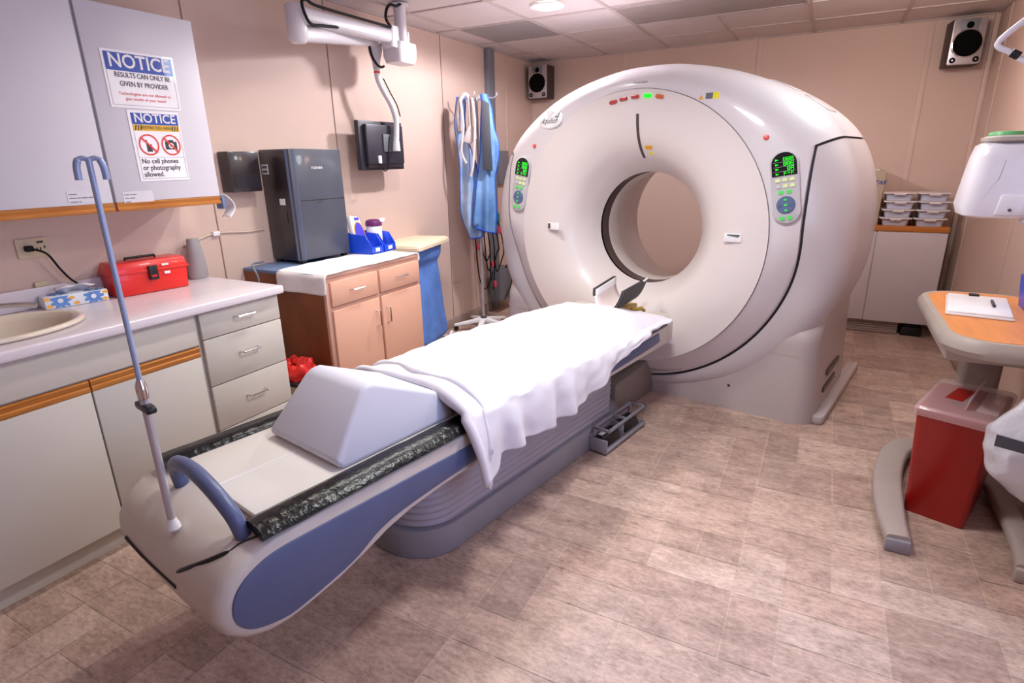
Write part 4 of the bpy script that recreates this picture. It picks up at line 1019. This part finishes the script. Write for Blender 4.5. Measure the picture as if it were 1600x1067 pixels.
# ------------------------------------------------------------------ overbed table at the right
ob = thing('overbed_table', 'wheeled bedside table with orange wood top and taupe edge at right', 'table', (0, 0, 0))
def ot(w_, h_, r, z): return [(a, b_, z) for a, b_ in rrect(w_, h_, r, 8, .70, 3.03)]
obj('top_edge', MB().loft([ot(.40, .90, .14, .728), ot(.46, .96, .16, .735), ot(.49, .99, .17, .76), ot(.485, .985, .17, .785), ot(.46, .96, .16, .803), ot(.41, .91, .14, .803)]), M['obt_edge'], ob, ang=40)
obj('wood_top', MB().prism(rrect(.41, .91, .14, 10, .70, 3.03), XY(.795, .8045)), M['obt_top'], ob)
obj('under_rail', MB().box(.50, .85, 2.75, 3.3, .66, .728), M['obt_edge'], ob, bev=.02)
obj('column', MB().prism(rrect(.16, .09, .03, 6, .74, 3.28), XY(.05, .70)), M['obt_leg'], ob)
def foot(pts, ws):
    rings_ = []; Pp = [Vector(p) for p in pts]
    for i, p in enumerate(Pp):
        d = (Pp[min(i+1, len(Pp)-1)]-Pp[max(0, i-1)]).normalized(); n_ = Vector((d.y, -d.x, 0)); w_ = ws if not isinstance(ws, list) else ws[i]
        rings_.append([p+n_*a+Vector((0, 0, b_)) for a, b_ in rrect(w_, .05, .018, 4, 0, .045)])
    return MB().loft(rings_)
lp = spline([(.408, 2.33, 0), (.396, 2.5, 0), (.40, 2.75, 0), (.425, 2.98, 0), (.475, 3.17, 0), (.56, 3.26, 0), (.74, 3.28, 0)], 6)
obj('foot', foot(lp, [.084+.03*min(1, i/10) for i in range(len(lp))]), M['obt_leg'], ob, ang=50)
rp_ = spline([(.80, 2.33, 0), (.82, 2.5, 0), (.82, 2.8, 0), (.81, 3.05, 0), (.78, 3.2, 0), (.74, 3.28, 0)], 6)
obj('foot', foot(rp_, .08), M['obt_leg'], ob, ang=50)
for x in (.408, .80): obj('toe_cap', MB().box(x-.042, x+.042, 2.315, 2.345, .0, .055), M['plinth'] if x < .5 else M['obt_leg'], ob, bev=.008)
for x, y in ((.41, 2.38), (.80, 2.38), (.56, 3.26), (.78, 3.25)): obj('caster', MB().lathe([(0, -.015), (.02, -.015), (.022, 0), (.02, .015), (0, .015)], (x, y, .0215), 14, 'x'), M['black'], ob)
# papers, pen, blue box
cl = thing('paper_pad', 'white paper pad lying on the orange bedside table', 'paper pad', (.65, 3.14, .8055), math.radians(-8))
obj('backing', MB().box(-.115, .115, -.20, .22, 0, .006), M['tray_lid'], cl, bev=.002)
obj('sheets', MB().box(-.108, .11, -.17, .22, .006, .014), M['paper'], cl, bev=.002)
obj('clip', MB().box(-.03, .01, .19, .225, .014, .022), M['black'], cl, bev=.003)
tag(obj('pen', MB().tube([(0, 0, .0), (.012, .11, .0)], [.006, .006], 10), M['charcoal'], None, (.70, 3.11, .8265)), 'dark pen lying on the white paper pad', 'pen')
r_ = thing('box_file', 'blue plastic open tray on the bedside table at right picture edge', 'tray', (.865, 3.10, .8055), math.radians(-3))
m = MB().box(-.055, .07, -.17, .17, 0, .006)
for y0 in (-.17, .164): m.hexa([(x, y, z) for z in (0, .14) for y in (y0, y0+.006) for x in (-.055-.12*z, .07)])
m.hexa([(x-.12*z, y, z) for z in (0, .14) for y in (-.17, .17) for x in (-.055, -.049)]).box(.064, .07, -.17, .17, 0, .14)
obj('shell', m, M['bin_blue'], r_)
# sharps container
sc = thing('sharps_container', 'tall red sharps bin with clear lid on the floor below bedside table', 'sharps bin', (.618, 2.81, 0), math.radians(-19))
def sr(w_, h_, z, r=.02): return [(a, b_, z) for a, b_ in rrect(w_, h_, r, 4)]
obj('tub', MB().loft([sr(.205, .37, 0), sr(.21, .375, .01), sr(.25, .415, .44), sr(.256, .421, .445), sr(.256, .421, .47)]), M['sharps'], sc, ang=30)
ld = obj('lid', MB().loft([sr(.27, .436, .452), sr(.276, .442, .462), sr(.274, .44, .482), sr(.258, .424, .492), sr(.236, .40, .494)]), M['sharps_lid'], sc, ang=30)
obj('drop_slot', MB().box(-.06, .0, -.06, .10, .494, .4955).xf(Matrix.Rotation(-.1, 4, 'Z')), M['sharps'], ld)
obj('lid_flap', MB().hexa([(x+z*.2, y, .494+z) for z in (0, .05) for y in (-.15, .15) for x in (.015, .022)]), M['sharps_lid'], ld)
obj('lid_ridge', MB().box(.05, .12, -.14, .14, .493, .50), M['sharps_lid'], ld, bev=.004)
# plastic bag
pb_ = thing('plastic_bag', 'white plastic bag with dark printed labels hanging from bedside table at right', 'bag', (.745, 2.44, 0))
def bgp(u, v):
    a = 2*PI*u; th = PI*v; n_ = noise.noise((math.cos(a)*1.6*math.sin(th), math.sin(a)*1.6, v*3.1)); n2 = noise.noise((math.cos(a)*4, math.sin(a)*4, v*7))
    k = interp([(0, .02), (.12, .22), (.3, .62), (.45, .98), (.6, 1.0), (.8, .74), (.95, .3), (1, .05)], v)*(1+.22*n_+.08*n2)
    return (.145*k*math.cos(a)+.02*v, .10*k*math.sin(a), .735-.475*v)
obj('bag_body', MB().grid(52, 40, bgp, True), M['plastic_bag'], pb_, ang=40)
for x, z, w_ in ((-.085, .515, .085), (.04, .50, .06)):
    obj('printed_label', MB().prism([(-w_/2, -.018), (w_/2, -.022), (w_/2, .018), (-w_/2, .024)], XZ(-.006, .0)).xf(Matrix.Translation((x, -.102, z)) @ Matrix.Rotation(-.25 if x < 0 else .1, 4, 'Z')), M['charcoal'], pb_)
obj('printed_mark', MB().box(.0, .07, -.101, -.095, .37, .40), M['wipe_blue'], pb_)
# injector head on its arm
ij = thing('injector_head', 'white contrast injector head with green and blue knobs at right edge', 'injector', (.56, 2.60, 1.25))
def ir(w_, h_, z, cx_): return [(cx_+a, b_, z) for a, b_ in rrect(w_, h_, .045, 6)]
obj('housing', MB().loft([ir(.19, .15, -.0, -.03), ir(.225, .19, .008, -.028), ir(.245, .20, .04, -.028), ir(.24, .19, .12, -.022), ir(.23, .17, .20, -.018), ir(.222, .16, .235, -.014), ir(.2, .14, .245, -.01)]), M['injector'], ij, ang=45)
obj('top_collar', MB().loft([ir(.21, .15, .246, .0), ir(.235, .17, .252, .005), ir(.235, .17, .262, .005), ir(.2, .14, .268, .005)]), M['obt_edge'], ij, ang=30)
for x, k in ((-.052, 'knob_green'), (.045, 'knob_blue')): obj('knob', MB().lathe([(.048, .266), (.05, .27), (.046, .28), (.03, .282), (0, .282)], (x, 0, 0), 26), M[k], ij)
obj('body_groove', MB().tube([(-.10, -.094, .06), (-.065, -.09, .13), (-.055, -.082, .19)], .005, 8), M['tray'], ij)
obj('corner_plate', MB().hexa([(x+z*.15, y, z) for z in (.012, .08) for y in (-.106, -.09) for x in (-.06, .05)]), M['injector'], ij, bev=.006)
for x, z in ((-.02, .03), (.02, .06), (.035, .2)): obj('screw', MB().lathe([(0, -.110), (.005, -.108), (.005, -.08)], (x, 0, z), 10, 'y'), M['charcoal'], ij)
obj('blue_sticker', MB().box(-.13, -.126, -.04, .03, .13, .2), M['bin_pale'], ij)
obj('syringe_tube', MB().tube(spline([(.055, -.10, .235), (.085, -.11, .235), (.095, -.115, .18), (.08, -.115, .08), (.06, -.11, .03), (.055, -.11, .005)], 6), .009, 10), M['white'], ij)
obj('lower_link', MB().tube(spline([(.03, -.06, .0), (.07, -.06, -.03), (.14, -.05, -.05), (.22, 0, -.03)], 6), [.016]*19, 10).lathe([(0, -.03), (.03, -.025), (.036, 0), (.03, .025), (0, .03)], (.12, -.06, -.03), 16), M['injector'], ij)
obj('support_arm', MB().tube(spline([(.06, .0, .12), (.16, .02, .12), (.26, .06, .16), (.30, .1, .3), (.32, .12, .7), (.33, .12, 1.185)], 6), .022, 14), M['injector'], ij)
gl = thing('gooseneck_arm', 'thin white bent rod arm reaching in at top right corner', 'arm', (.5, 2.6, 0))
obj('rod', MB().tube(spline([(.30, .05, 2.43), (.20, .02, 2.1), (.06, 0, 1.93), (-.02, 0, 1.86), (-.065, 0, 1.815), (-.065, 0, 1.795), (-.03, 0, 1.775), (.03, 0, 1.735), (.14, .02, 1.70), (.28, .05, 1.70)], 7), .009, 10), M['injector'], gl)
obj('joint', MB().tube([(-.028, 0, 1.775), (-.006, 0, 1.762)], .013, 12), M['black'], gl)

# ------------------------------------------------------------------ camera
cam = bpy.data.cameras.new('camera'); co = bpy.data.objects.new('camera', cam); COL.objects.link(co)
yaw, pitch, roll = math.radians(-28.48), math.radians(17.614), math.radians(-1.127)
fw = Vector((math.sin(yaw)*math.cos(pitch), math.cos(yaw)*math.cos(pitch), -math.sin(pitch)))
r0 = Vector((math.cos(yaw), -math.sin(yaw), 0)); u0 = r0.cross(fw)
rv = r0*math.cos(roll)+u0*math.sin(roll); uv = u0*math.cos(roll)-r0*math.sin(roll)
co.matrix_world = Matrix(((rv.x, uv.x, -fw.x, 0), (rv.y, uv.y, -fw.y, 0), (rv.z, uv.z, -fw.z, 1.47), (0, 0, 0, 1)))
cam.sensor_width = 36; cam.lens = 892.6*36/1600; cam.clip_start = .02
SC.camera = co

# ------------------------------------------------------------------ lights
def light(kind, name, loc, energy, color, **k):
    l = bpy.data.lights.new(name, kind); l.energy = energy; l.color = color
    for a, b_ in k.items(): setattr(l, a, b_)
    o = bpy.data.objects.new(name, l); COL.objects.link(o); o.location = loc; return o
light('SPOT', 'ceiling_lamp_light', (LX, LY, 2.39), 112, (.95, .93, 1.), spot_size=math.radians(176), spot_blend=.25, shadow_soft_size=.06)
light('SPOT', 'table_lamp_light', (-1.79, 2.66, 2.41), 66, (1., 1., .98), spot_size=math.radians(150), spot_blend=.9, shadow_soft_size=.07)
light('SPOT', 'counter_lamp_light', (-1.78, 2.05, 2.41), 34, (1., .92, .80), spot_size=math.radians(150), spot_blend=.9, shadow_soft_size=.07)
light('POINT', 'right_lamp_light', (.3, 3.7, 2.36), 28, (.78, .93, 1.), shadow_soft_size=.15)
light('POINT', 'rear_fill_light', (.35, 4.25, 2.36), 17, (1., .66, .48), shadow_soft_size=.15)  # added warm fill to lift the back wall, not a room fixture
light('SPOT', 'middle_fill_light', (-.57, 2.05, 2.41), 130, (1., 1., 1.), spot_size=math.radians(160), spot_blend=.7, shadow_soft_size=.2)  # added fill over mid room, strength fitted to overall brightness
light('SPOT', 'cool_lamp_light', (.40, 1.2, 2.41), 60, (.45, .62, 1.), spot_size=math.radians(46), spot_blend=.2, shadow_soft_size=.03)
light('AREA', 'front_fill_light', (-.6, -.2, 2.42), 4, (1., .7, .5), shape='RECTANGLE', size=3.0, size_y=2.2)  # wide soft fill added behind the camera, no real fixture
sl_ = light('AREA', 'side_cool_fill_light', (.93, .9, 1.5), 22, (.40, .56, 1.), shape='RECTANGLE', size=1.4, size_y=.9)  # added bluish light that tints right-facing sides; the wall has no window
sl_.rotation_euler = (0, math.radians(90), 0)
w = bpy.data.worlds.new('world'); SC.world = w; w.use_nodes = True
w.node_tree.nodes['Background'].inputs[0].default_value = (.9, .85, .85, 1); w.node_tree.nodes['Background'].inputs[1].default_value = .0
vs_ = SC.view_settings; vs_.view_transform = 'Standard'; vs_.look = 'None'; vs_.gamma = 1; vs_.use_curve_mapping = False; vs_.exposure = 0
